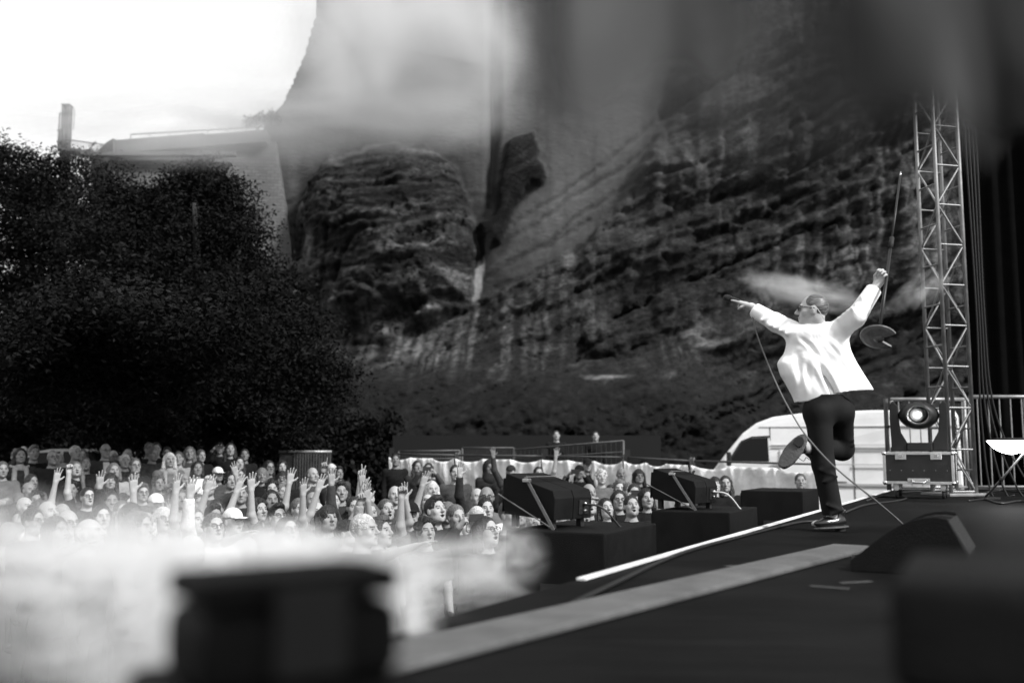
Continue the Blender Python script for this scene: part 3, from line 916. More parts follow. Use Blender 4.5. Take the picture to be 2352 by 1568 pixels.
# floor monitors on the stage
def monitor(loc, rz, label, s=1.0):
    root = empty('floor_monitor', loc, rz)
    tag(root, label, 'speaker', 'floor monitors on the stage')
    def arc(x0, x1, lift):
        prof = [(-.30, 0), (-.31, .06)] + [(-.30 + .50 * t, .06 + .27 * math.sin(t * 1.75) - .02 * t) for t in np.linspace(.08, 1, 9)] + [(.29, .12), (.29, 0)]
        prof = [(y * s, z * s * lift) for y, z in prof]
        n = len(prof); mb = MB()
        mb.add([(x0 * s, y, z) for y, z in prof] + [(x1 * s, y, z) for y, z in prof], [tuple(range(n)), tuple(reversed(range(n, 2 * n)))] + [(i, i + n, (i + 1) % n + n, (i + 1) % n) for i in range(n)])
        return mb
    arc(-.3, .3, .94).build('cabinet', CABM, root, bevel=.006 * s)
    for x0, x1 in ((-.325, -.3025), (.3025, .325)):
        arc(x0, x1, 1.0).build('side_cheek', CABM, root, bevel=.006 * s)
    arc(-.012, .012, .965).build('seam', RUBB, root)
    g = MB().box((0, .245 * s, .2 * s), (.56 * s, .012, .2 * s), Matrix.Rotation(R(28), 3, 'X')).build('grille', GRILLE, root)
    MB().lathe([(.02 * s, 0), (.022 * s, .01)], 12, Matrix.Rotation(R(90), 3, 'X')).build('socket', RUBB, root, loc=(.2 * s, -.305 * s, .06 * s))
    return root
monitor(onst(2105, 1305), R(-118), 'low black floor monitor lying behind the singer', .86)
def trunk(loc, rz, size, label):
    root = empty('road_trunk', loc, rz); tag(root, label, 'case', 'black trunks close to the camera')
    L_, W_, H_ = size
    MB().box((0, 0, .02 + H_ * .37), (L_, W_, H_ * .74)).build('box', CABM, root, bevel=.02, seg=3)
    MB().box((0, 0, .024 + H_ * .87), (L_, W_, H_ * .25)).build('lid', CABM, root, bevel=.02, seg=3)
    for sx in (-1, 1):
        for sy in (-1, 1):
            MB().lathe([(.018, 0), (.02, .02)], 10).build('foot', RUBB, root, loc=(sx * L_ * .4, sy * W_ * .4, 0))
    for sy in (-1, 1):
        MB().box((0, sy * (W_ / 2 + .004), H_ * .76), (.06, .01, .07)).build('latch', RUBB, root, bevel=.003)
    return root
trunk((-.205, .86, ST), R(20), (.225, .16, .355), 'small black trunk with a flat box on it, close to the camera, out of focus')
trunk((.585, 1.03, ST), R(-25), (.36, .32, .42), 'large black trunk at the lower frame corner, out of focus')
trunk((-.19, .85, ST + .357), R(34), (.17, .11, .085), 'flat black box lying on the small trunk, out of focus')

# ------------------------------------------------------------------ flight case with moving head lamp
cs = onst(2134, 1146); cs.y += .3
cs.x = (2134 - CXP) / FPX * 12.35
case = empty('flight_case', cs, R(-27))
tag(case, 'black flight case with aluminium edges on castors by the truss', 'case')
W_, D_, H_, z0 = .80, .55, .38, .19
CASEM = mat('case_laminate', 0.016, 0.4, 0.3, 5, .15, 200)
MB().box((0, 0, z0 + H_ / 2), (W_, D_, H_)).build('body', CASEM, case, bevel=.004)
e = .017
for sx in (-1, 1):
    for sy in (-1, 1):
        MB().box((sx * (W_ / 2 - .005), sy * (D_ / 2 - .005), z0 + H_ / 2), (.034, .034, H_ - .04)).build('edge_profile', ALU, case, bevel=.003)
for sy in (-1, 1):
    for zz in (z0 + .008, z0 + H_ - .008):
        MB().box((0, sy * (D_ / 2 - .006), zz), (W_ - .05, .036, .034)).build('edge_profile', ALU, case, bevel=.003)
for sx in (-1, 1):
    for zz in (z0 + .008, z0 + H_ - .008):
        MB().box((sx * (W_ / 2 - .006), 0, zz), (.036, D_ - .05, .034)).build('edge_profile', ALU, case, bevel=.003)
        for sy in (-1, 1):
            bm_ = MB().lathe([(.004, -.03), (.024, -.02), (.031, 0), (.024, .02), (.004, .03)], 10)
            bm_.build('ball_corner', CHROME, case, smooth=True, loc=(sx * (W_ / 2 - .004), sy * (D_ / 2 - .004), zz))
for sx in (-.2, .21):
    l_ = MB().box((sx, -D_ / 2 - .006, z0 + H_ - .045), (.13, .014, .085)).build('latch', ALU, case, bevel=.006)
    k_ = MB().box((sx, -D_ / 2 - .016, z0 + H_ - .035), (.05, .012, .035)).build('latch_wing', CHROME, l_, bevel=.004)
hd = MB().box((.0, -D_ / 2 - .006, z0 + .035), (.26, .012, .055)).build('handle_plate', ALU, case, bevel=.004)
MB().tube([(-.085, -D_ / 2 - .014, z0 + .04), (-.07, -D_ / 2 - .05, z0 + .015), (.07, -D_ / 2 - .05, z0 + .015), (.085, -D_ / 2 - .014, z0 + .04)], .011, 8).build('handle', CHROME, hd, smooth=True)
for k in range(6):
    MB().lathe([(.004, 0), (.005, .003)], 6, Matrix.Rotation(R(90), 3, 'X')).build('rivet', CHROME, case, loc=(-.33 + .132 * k, -D_ / 2 - .001, z0 + .16))
for sx in (-.27, .27):
    for sy in (-.19, .19):
        cst = MB().box((sx, sy, z0 - .04), (.06, .07, .07)).build('castor', ALU, case, bevel=.004)
        MB().lathe([(.05, -.018), (.055, -.01), (.055, .01), (.05, .018)], 16, Matrix.Rotation(R(90), 3, 'Y')).build('wheel', RUBB, cst, loc=(sx, sy + .02, .056), smooth=True)
        MB().box((sx, sy - .04, z0 - .075), (.05, .012, .03)).build('brake_plate', CHROME, cst)

LAMPM = mat('lamp_housing', 0.014, 0.42, 0.25, 8, .2, 120)
lz = cs.z + z0 + H_ + .018
lamp = empty('moving_head_lamp', (cs.x, cs.y - .02, lz), R(-24))
tag(lamp, 'lit black moving head lamp on the flight case', 'lamp')
outer = [(-.335, 0), (-.335, .14), (-.345, .42), (-.335, .60), (-.30, .64), (-.245, .58), (-.235, .36), (-.22, .24), (-.15, .11), (.15, .11), (.22, .24), (.235, .36), (.245, .58), (.30, .64), (.335, .60), (.345, .42), (.335, .14), (.335, 0)]
# yoke as two arms and a foot, butted
def plate(poly, y0, y1, name, m, parent, bev=.012):
    mb = MB(); n = len(poly)
    mb.add([(x, y0, z) for x, z in poly] + [(x, y1, z) for x, z in poly], [tuple(range(n)), tuple(reversed(range(n, 2 * n)))] + [(i, i + n, (i + 1) % n + n, (i + 1) % n) for i in range(n)])
    return mb.build(name, m, parent, bevel=bev)
plate([(-.335, .0), (-.335, .14), (-.345, .42), (-.335, .60), (-.30, .64), (-.245, .58), (-.235, .36), (-.22, .24), (-.15, .11), (-.15, 0)], -.07, .09, 'yoke_arm', LAMPM, lamp)
plate([(.335, .0), (.335, .14), (.345, .42), (.335, .60), (.30, .64), (.245, .58), (.235, .36), (.22, .24), (.15, .11), (.15, 0)], -.07, .09, 'yoke_arm', LAMPM, lamp)
plate([(-.148, 0), (-.148, .108), (.148, .108), (.148, 0)], -.09, .11, 'yoke_foot', LAMPM, lamp)
Mh = Matrix.Rotation(R(90), 3, 'X')           # lathe axis towards the camera
head = MB().lathe([(.05, -.3), (.16, -.27), (.215, -.15), (.225, 0), (.20, .12), (.165, .19), (.155, .20)], 28, Matrix.Diagonal((1.07, 1, .78)) @ Mh).build('lamp_head', LAMPM, lamp, smooth=True, loc=(0, .02, .455))
MB().lathe([(.156, .20), (.158, .215), (.125, .215), (.12, .20)], 28, Matrix.Diagonal((1.0, 1, .9)) @ Mh).build('lens_ring', mat('lens_ring', .03, .3), head, smooth=True)
MB().lathe([(.119, .196), (.09, .212), (.05, .222), (.001, .226)], 28, Matrix.Diagonal((1.0, 1, .9)) @ Mh).build('lens', mat('lens_glass', .004, .3, spec=.1), head, smooth=True)
MB().lathe([(.001, .236), (.022, .234), (.030, .229), (.02, .224)], 20, Mh).build('lit_lens', mat('lit_lamp', .8, .5, emit=12), head, smooth=True)
for k in range(4):
    MB().box((-.19 + .127 * k, .0, .175 * .9), (.03, .18, .01)).build('cooling_fin', LAMPM, head)
ld = bpy.data.lights.new('lamp_beam', 'SPOT'); ld.energy = 60; ld.spot_size = R(50); ld.shadow_soft_size = .05
lo_ = bpy.data.objects.new('lamp_beam', ld); COL.objects.link(lo_); lo_.parent = lamp
lo_.location = (0, -.30, .455); lo_.rotation_euler = (R(88), 0, R(12))

# ------------------------------------------------------------------ truss tower
tb = Vector(((2181 - CXP) / FPX * 13.5, 13.5, ST))
truss = empty('truss_tower', tb, R(14))
tag(truss, 'tall aluminium box truss tower beside the black wing drape', 'truss')
TW, TH = .19, 8.4
TRUSSM = mat('dull_truss_tube', .26, .5, .3, 6, metal=.8)
MB().box((0, 0, .02), (.6, .6, .035)).build('base_plate', TRUSSM, truss, bevel=.004)
for sx in (-1, 1):
    for sy in (-1, 1):
        MB().tube([(sx * TW, sy * TW, .04), (sx * TW, sy * TW, TH)], .027, 12).build('chord', TRUSSM, truss, smooth=True)
nseg = 15; hs = (TH - .1) / nseg
br_me = {}
for face in range(4):
    a = face * math.pi / 2
    Q = Matrix.Rotation(a, 4, 'Z')
    for i in range(nseg):
        za = .06 + i * hs; zb = za + hs
        s = 1 if (i + face) % 2 else -1
        key = s
        if key not in br_me:
            o = MB().tube([(-TW * s, -TW, 0), (TW * s, -TW, hs)], .013, 8, False).build('brace', TRUSSM, truss, smooth=True); br_me[key] = o.data
        else:
            o = link('brace', br_me[key], None, truss)
        o.matrix_local = Q @ Matrix.Translation((0, 0, za))
        if 'r' not in br_me:
            o = MB().tube([(-TW, -TW, 0), (TW, -TW, 0)], .013, 8, False).build('rung', TRUSSM, truss, smooth=True); br_me['r'] = o.data
        else:
            o = link('rung', br_me['r'], None, truss)
        o.matrix_local = Q @ Matrix.Translation((0, 0, za + hs * (.5 if face % 2 else 0.0) + .004 * face))
for k in range(4):
    x = tb.x + .36 + .035 * k
    z_t = ST + 8.2
    cable('hanging_cable', ['dark cable hanging beside the truss, innermost', 'dark cable hanging beside the truss, second', 'dark cable hanging beside the truss, third', 'dark cable hanging beside the truss, outermost'][k],
          [Vector((x, 13.45, z_t)), Vector((x + .015 * k, 13.42, ST + 5)), Vector((x + .02, 13.4, ST + 2.5)), Vector((x + .03 * k, 13.38, ST + 1.1)), Vector((x + .05 + .16 * k, 13.3, ST + .02)), Vector((x + .3 + .2 * k, 13.2, ST + .015))], .013, .010)
# hoist chain
ch = MB()
p0 = at(2194, 962, 13.1); p1 = at(2197, 1062, 13.1)
for i in range(14):
    c = p0.lerp(p1, i / 13) - p0
    pts = []
    for k in range(9):
        a_ = 2 * math.pi * k / 8
        v_ = Vector((math.cos(a_) * .016, 0, math.sin(a_) * .03))
        if i % 2: v_ = Vector((0, v_.x, v_.z))
        pts.append(c + v_)
    ch.tube(pts, .005, 5, False)
tag(ch.build('hoist_chain', mat('chain_steel', .05, .4, metal=.7), loc=p0, smooth=True), 'black hoist chain hanging between lamp and truss', 'chain')

# ------------------------------------------------------------------ guard rails at the far end of the stage
GALV = mat('galvanised_tube', 0.30, 0.45, .3, 9, metal=.6)
RUST = mat('painted_tube', 0.05, 0.6, .5, 9)
def rail(px0, px1, pyt, Y, label, n, post):
    a, b = at(px0, pyt, Y), at(px1, pyt, Y)
    root = empty('guard_rail', (a.x, Y, ST)); tag(root, label, 'railing', 'guard rails at the stage end')
    w, h = b.x - a.x, a.z - ST
    MB().tube([(0, 0, h), (w, 0, h)], .03, 12).build('top_rail', GALV, root, smooth=True)
    MB().tube([(0, 0, .06), (w, 0, .06)], .02, 10).build('bottom_rail', GALV, root, smooth=True)
    for x in post:
        MB().tube([(x * w, .0, 0), (x * w, 0, h - .02)], .026, 10).build('post', GALV, root, smooth=True)
    me_ = None
    for k in range(n):
        x = (k + .7) / n * w
        if me_ is None:
            o = MB().tube([(0, 0, .06), (0, 0, h)], .011, 8, False).build('bar', GALV, root, smooth=True, loc=(x, 0, 0)); me_ = o.data
        else:
            o = link('bar', me_, None, root, (x, 0, 0))
    return root
rail(2046, 2216, 917, 15.0, 'galvanised guard rail behind the flight case', 7, (.01, .99))
rail(2226, 2480, 911, 15.2, 'galvanised guard rail in front of the black wing drape', 10, (.0, .5))
pb = at(2034, 915, 15.1)
pr = empty('scaffold_post', (pb.x, 15.1, ST - .05)); tag(pr, 'dark scaffold post with clamps at the stage corner', 'post')
MB().tube([(0, 0, 0), (0, 0, pb.z - ST + .05)], .034, 12).build('tube', RUST, pr, smooth=True)
for z_ in (.52, 1.02):
    MB().box((0.03, -.03, z_), (.13, .05, .022)).build('clamp', RUST, pr, bevel=.004)
MB().box((.07, -.02, .66), (.05, .03, .09)).build('switch_box', RUBB, pr, bevel=.005)

# slanted stand, and a glowing dish added in place of a lamp ghost
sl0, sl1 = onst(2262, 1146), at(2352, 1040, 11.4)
st_ = empty('slanted_stand', sl0); tag(st_, 'slanted thin stand leaning at the frame edge', 'stand')
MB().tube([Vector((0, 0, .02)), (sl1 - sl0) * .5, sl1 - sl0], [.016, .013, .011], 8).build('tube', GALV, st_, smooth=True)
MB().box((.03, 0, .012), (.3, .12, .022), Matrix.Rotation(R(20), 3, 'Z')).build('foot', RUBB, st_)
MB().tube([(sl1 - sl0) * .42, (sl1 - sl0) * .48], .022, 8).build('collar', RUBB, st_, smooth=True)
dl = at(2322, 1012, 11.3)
dish = empty('ghost_dish', dl); tag(dish, 'added glowing dish imitating a lamp ghost at the frame edge', 'lamp')
MB().lathe([(.02, -.15), (.10, -.13), (.18, -.085), (.235, -.02), (.25, .0)], 28).build('ghost_glow_bowl', mat('ghost_glow_bowl', .8, .5, emit=5), dish, smooth=True)  # emission stands in for the lamp ghost's white glow
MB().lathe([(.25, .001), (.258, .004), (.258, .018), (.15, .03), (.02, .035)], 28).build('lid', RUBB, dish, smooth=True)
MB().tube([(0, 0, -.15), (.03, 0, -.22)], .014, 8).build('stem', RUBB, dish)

# black wing drape
def drape(name, label, A, B, z0, z1, folds, amp, m, cat='drape', seed=2):
    n, k = 160, 14
    A, B = Vector(A), Vector(B)
    d_ = (B - A); nn = Vector((-d_.y, d_.x, 0)).normalized()
    V = []
    for j in range(k):
        for i in range(n):
            t = i / (n - 1)
            w_ = amp * (math.sin(t * folds * 2 * math.pi + .6 * math.sin(t * 9)) + .4 * math.sin(t * folds * 4.7 + j * .12))
            p = A.lerp(B, t) + nn * w_; V.append((p.x - A.x, p.y - A.y, z0 + (z1 - z0) * j / (k - 1)))
    F_ = [(j * n + i, j * n + i + 1, (j + 1) * n + i + 1, (j + 1) * n + i) for j in range(k - 1) for i in range(n - 1)]
    o = link(name, pyd(name, V, F_), m, loc=(A.x, A.y, 0), smooth=True)
    md = o.modifiers.new('thickness', 'SOLIDIFY'); md.thickness = .006
    return tag(o, label, cat)
drape('wing_drape', 'tall black wing drape hanging behind the guard rail', ((2226 - CXP) / FPX * 15.8, 15.75, 0), (14.5, 14.6, 0), ST + .02, 11.5, 26, .07, mat('black_serge', .004, 1.0, .2, 6, spec=0))

# ------------------------------------------------------------------ fence with white banners, black wall, barriers
FRAME = mat('fence_tube', 0.10, 0.5, .3, 8, metal=.5)
def cloth_mat(name, g):
    m = bpy.data.materials.new(name); m.use_nodes = True
    nt = m.node_tree; b = nt.nodes['Principled BSDF']
    b.inputs['Roughness'].default_value = .7
    tc = nt.nodes.new('ShaderNodeTexCoord')
    n = nt.nodes.new('ShaderNodeTexNoise'); n.inputs['Scale'].default_value = 2.2; n.inputs['Detail'].default_value = 7; n.inputs['Roughness'].default_value = .7
    r = nt.nodes.new('ShaderNodeMapRange'); r.inputs['From Min'].default_value = .3; r.inputs['From Max'].default_value = .7
    r.inputs['To Min'].default_value = g * .72; r.inputs['To Max'].default_value = g * 1.15
    nt.links.new(tc.outputs['Object'], n.inputs['Vector']); nt.links.new(n.outputs['Fac'], r.inputs['Value']); nt.links.new(r.outputs[0], b.inputs['Base Color'])
    n2 = nt.nodes.new('ShaderNodeTexNoise'); n2.inputs['Scale'].default_value = 9; n2.inputs['Detail'].default_value = 5
    bp = nt.nodes.new('ShaderNodeBump'); bp.inputs['Strength'].default_value = .35; bp.inputs['Distance'].default_value = .04
    nt.links.new(tc.outputs['Object'], n2.inputs['Vector']); nt.links.new(n2.outputs['Fac'], bp.inputs['Height']); nt.links.new(bp.outputs[0], b.inputs['Normal'])
    return m
BANNER = cloth_mat('banner_cloth', .80)
fx = [(897, 1042, 22.0), (1050, 1045, 21.0), (1250, 1047, 19.7), (1438, 1050, 18.4), (1590, 1058, 17.3), (1890, 1066, 15.6)]
ords = ['first', 'second', 'third', 'fourth', 'fifth']
for i in range(5):
    a, b = at(*fx[i]), at(*fx[i + 1])
    za, zb = float(ground_z(a.x, a.y)), float(ground_z(b.x, b.y))
    root = empty('fence_panel', (a.x, a.y, za)); tag(root, 'site fence panel of thin tubes behind the %s white banner from the trees' % ords[i], 'fence', 'site fence panels')
    A_, B_ = Vector((0, 0, 0)), Vector((b.x - a.x, b.y - a.y, 0))
    dd = B_.normalized(); A_ = dd * .03; B_ = B_ - dd * .03
    h0, h1 = a.z - za, b.z - za
    up0, up1 = A_ + Vector((0, 0, h0)), B_ + Vector((0, 0, h1))
    MB().tube([A_, up0 + Vector((0, 0, .06))], .022, 8).build('post', FRAME, root, smooth=True)
    MB().tube([B_, up1 + Vector((0, 0, .06))], .022, 8).build('post', FRAME, root, smooth=True)
    MB().tube([up0, up1], .018, 8).build('top_tube', FRAME, root, smooth=True)
    MB().tube([A_ + Vector((0, 0, .12)), B_ + Vector((0, 0, .12))], .018, 8).build('bottom_tube', FRAME, root, smooth=True)
    if i in (0, 2, 3):
        MB().box(A_ + Vector((0, 0, h0 * .55)), (.10, .05, h0 * 1.05)).build('brace_post', mat('black_post', .01, .6), root)
    # banner
    n, k = 90, 34
    rg = random.Random(40 + i)
    ties = [j / 4 for j in range(5)]
    V = []
    nn = Vector((dd.y, -dd.x, 0))
    ph = [rg.random() * 6 for _ in range(6)]
    for j in range(k):
        v = j / (k - 1)
        for ii_ in range(n):
            u = ii_ / (n - 1)
            f = (u * 3) % 1.0
            if u >= 1: f = 0
            sag = .07 * (1 - (2 * f - 1) ** 2) * (.6 + .5 * math.sin(int(u * 3) * 2.3 + ph[0]))
            drop = .07 + sag * (1 - v) ** 1.5
            top = up0.lerp(up1, u) - Vector((0, 0, drop))
            bot = A_.lerp(B_, u) + Vector((0, 0, .02))
            p = top.lerp(bot, v)
            near = min(f, 1 - f)
            fold = .012 * math.exp(-v * 2.2) * math.sin((near * 20) + v * 4 + ph[1]) + .03 * math.sin(u * 9 + v * 5 + ph[2]) * (0.3 + v) + .012 * math.sin(u * 24 - v * 14 + ph[3]) * (1 - v)
            diag = .025 * math.exp(-((near * 1.6 - v * .55) / .05) ** 2) * (1 - v)
            V.append(tuple(p + nn * (.07 + fold + diag)))
    F_ = [(j * n + q_, j * n + q_ + 1, (j + 1) * n + q_ + 1, (j + 1) * n + q_) for j in range(k - 1) for q_ in range(n - 1)]
    o = link('banner', pyd('banner', V, F_), BANNER, loc=(a.x, a.y, za), smooth=True)
    md = o.modifiers.new('thickness', 'SOLIDIFY'); md.thickness = .004
    tag(o, 'plain white cloth banner, %s from the trees, sagging on the site fence' % ords[i], 'banner', 'white banners on the fence')
def frame_fence(P, label):
    a, b = at(*P[0]), at(*P[1])
    za = float(ground_z(a.x, a.y))
    root = empty('fence_panel', (a.x, a.y, za)); tag(root, label, 'fence', 'site fence panels')
    B_ = Vector((b.x - a.x, b.y - a.y, 0)); h0, h1 = a.z - za, b.z - za
    MB().tube([Vector((0, 0, 0)), Vector((0, 0, h0))], .022, 8).build('post', FRAME, root, smooth=True)
    MB().tube([B_, B_ + Vector((0, 0, h1))], .022, 8).build('post', FRAME, root, smooth=True)
    MB().tube([Vector((0, 0, h0)), B_ + Vector((0, 0, h1))], .018, 8).build('top_tube', FRAME, root, smooth=True)
    MB().tube([Vector((0, 0, h0 * .9)), B_ + Vector((0, 0, h1 * .9))], .012, 6).build('middle_tube', FRAME, root, smooth=True)
    for k in range(24):
        t = (k + .5) / 24
        MB().tube([B_ * t + Vector((0, 0, .1)), B_ * t + Vector((0, 0, h0 + (h1 - h0) * t))], .004, 4, False).build('wire', FRAME, root)
frame_fence([(1062, 1028, 22.5), (1180, 1028, 22.3)], 'bare fence panel behind the second banner, lower one')
frame_fence([(1182, 1032, 21.2), (1432, 1012, 19.2)], 'bare fence panel with rising top tube behind the third banner')
frame_fence([(916, 1036, 23.2), (1056, 1034, 23.0)], 'bare fence panel behind the first banner')
bw0, bw1 = at(905, 1000, 26.0), at(1522, 986, 25.4)
o = MB().box(((bw0.x + bw1.x) / 2, 25.8, (bw0.z + .3) / 2), (bw1.x - bw0.x, .12, bw0.z - .3)).build('black_hoarding', mat('hoarding_black', .006, .9, .3, 2))
tag(o, 'long black hoarding standing behind the white banners', 'hoarding')
# steel barrier leaning by the trees
a, b = at(640, 1037, 21.5), at(752, 1040, 21.0)
za = float(ground_z(a.x, a.y))
root = empty('steel_barrier', (a.x, a.y, za)); tag(root, 'grey steel barrier with upright slats beside the dark trees', 'barrier')
w_, h_ = b.x - a.x, a.z - za
MB().tube([(0, 0, h_), (w_, 0, h_)], .03, 8).build('top_rail', GALV, root, smooth=True)
MB().tube([(0, 0, .15), (w_, 0, .15)], .03, 8).build('bottom_rail', GALV, root, smooth=True)
for k in range(14):
    MB().box((w_ * (.28 + .72 * (k + .5) / 14), .0, h_ / 2 + .05), (.035, .02, h_ - .15)).build('slat', RUST, root)
o = MB().box((w_ * .14, .04, h_ / 2), (w_ * .26, .02, h_ - .1)).build('sheet', mat('grey_sheet', .03, .6, .3, 3), root)

# ------------------------------------------------------------------ white van behind the fence
WHITE = mat('van_paint', 0.72, 0.35, .12, 1.5)
GLASSD = mat('dark_glass', 0.006, 0.15, spec=.15)
TRIM = mat('dark_trim', .02, .6)
vY = 24.6
v0 = at(1585, 1100, vY); vz = float(ground_z(v0.x, vY)) + .02
van = empty('van', (v0.x, vY, vz), R(-15)); tag(van, 'white high-roof panel van parked behind the banners', 'van')
prof = [(0.02, .38), (0.0, .75), (.05, 1.0), (.22, 1.15), (.62, 1.30), (.95, 1.72), (1.30, 2.14), (1.62, 2.38), (2.0, 2.52), (2.6, 2.60), (4.2, 2.66), (5.95, 2.64), (6.02, 2.5), (6.05, .45), (5.95, .32), (.2, .32)]
def side_body(prof, W, name, m, parent, inset=.16):
    """profile swept across the width, leaning in towards the roof"""
    n = len(prof); mb = MB(); cols = []
    ymax = max(z for x, z in prof)
    for s_, k_ in ((-1, 1.0), (-1, .93), (1, .93), (1, 1.0)):
        pass
    rings = []
    for t in (-1, -.96, -.80, .80, .96, 1):
        ring = []
        for x, z in prof:
            lean = max(0, (z - 1.2) / (ymax - 1.2)) if ymax > 1.2 else 0
            y = t * (W / 2 - inset * lean ** 1.6)
            sh = {1: .985, .96: .997, .8: 1.0}[abs(t)]
            cz = 1.0
            ring.append(((x - 3) * sh + 3, y, (z - cz) * (sh if abs(t) < 1 else .975) + cz))
        rings.append(ring)
    for r_ in rings: mb.v += r_
    for k in range(len(rings) - 1):
        for i in range(n):
            j = (i + 1) % n
            mb.f.append((k * n + i, k * n + j, (k + 1) * n + j, (k + 1) * n + i))
    mb.f.append(tuple(range(n))); mb.f.append(tuple(reversed(range((len(rings) - 1) * n, len(rings) * n))))
    return mb.build(name, m, parent, smooth=False)
body = side_body(prof, 2.02, 'body', WHITE, van)
md = body.modifiers.new('round', 'BEVEL'); md.width = .05; md.segments = 3; md.limit_method = 'ANGLE'; md.angle_limit = R(25)
def vy(z):  # outside of the near flank at height z
    return -(1.01 - .16 * max(0, (z - 1.2) / 1.46) ** 1.6) - .004
def flank(poly, name, m, out=.008, parent=None):
    P = [Vector((x, vy(z) - out, z)) for x, z in poly]; Q_ = [p + Vector((0, out + .02, 0)) for p in P]
    n = len(P); mb = MB()
    mb.add(P + Q_, [tuple(range(n)), tuple(reversed(range(n, 2 * n)))] + [(i, i + n, (i + 1) % n + n, (i + 1) % n) for i in range(n)])
    return mb.build(name, m, parent or van)
door = flank([(1.02, 1.50), (1.30, 1.93), (1.52, 2.02), (1.88, 2.04), (1.90, 1.50)], 'door_window', GLASSD, .01)
flank([(.95, 1.46), (1.28, 1.97), (1.52, 2.07), (1.94, 2.09), (1.94, 2.06), (1.54, 2.04), (1.31, 1.94), (1.0, 1.46)], 'window_trim', TRIM, .012)
for (x0, x1, z0_, z1_) in ((1.93, 1.945, .5, 2.3), (2.05, 2.06, .55, 1.30), (3.75, 3.765, .5, 2.45)):
    flank([(x0, z0_), (x1, z0_), (x1, z1_), (x0, z1_)], 'door_seam', TRIM, .003)
for z_, h_ in ((2.28, .02), (1.86, .018), (1.80, .012), (1.42, .02), (.95, .05)):
    flank([(1.7 if z_ > 1.9 else 1.95, z_), (6.0, z_), (6.0, z_ + h_), (1.7 if z_ > 1.9 else 1.95, z_ + h_)], 'swage_line', mat('van_shadow_paint', .42, .4), .004)
flank([(2.15, 1.05), (3.65, 1.05), (3.65, 1.76), (2.15, 1.76)], 'side_panel', WHITE, .012)
for x_ in (1.15, 4.85):
    w_ = MB().lathe([(.20, -.11), (.33, -.11), (.35, -.06), (.35, .06), (.33, .11), (.2, .11)], 24, Matrix.Rotation(R(90), 3, 'X')).build('wheel', RUBB, van, smooth=True, loc=(x_, -.93, .35))
    MB().lathe([(.02, .115), (.19, .118), (.2, .10)], 16, Matrix.Rotation(R(90), 3, 'X')).build('rim', ALU, w_, smooth=True)
MB().box((1.0, -1.16, 1.55), (.10, .2, .32)).build('mirror', TRIM, van, bevel=.03)
MB().box((3.0, 0, 2.68), (.5, .8, .10)).build('roof_vent', TRIM, van, bevel=.04)
flank([(.05, .78), (.30, .80), (.34, 1.05), (.16, 1.02)], 'headlight', GLASSD, .01)

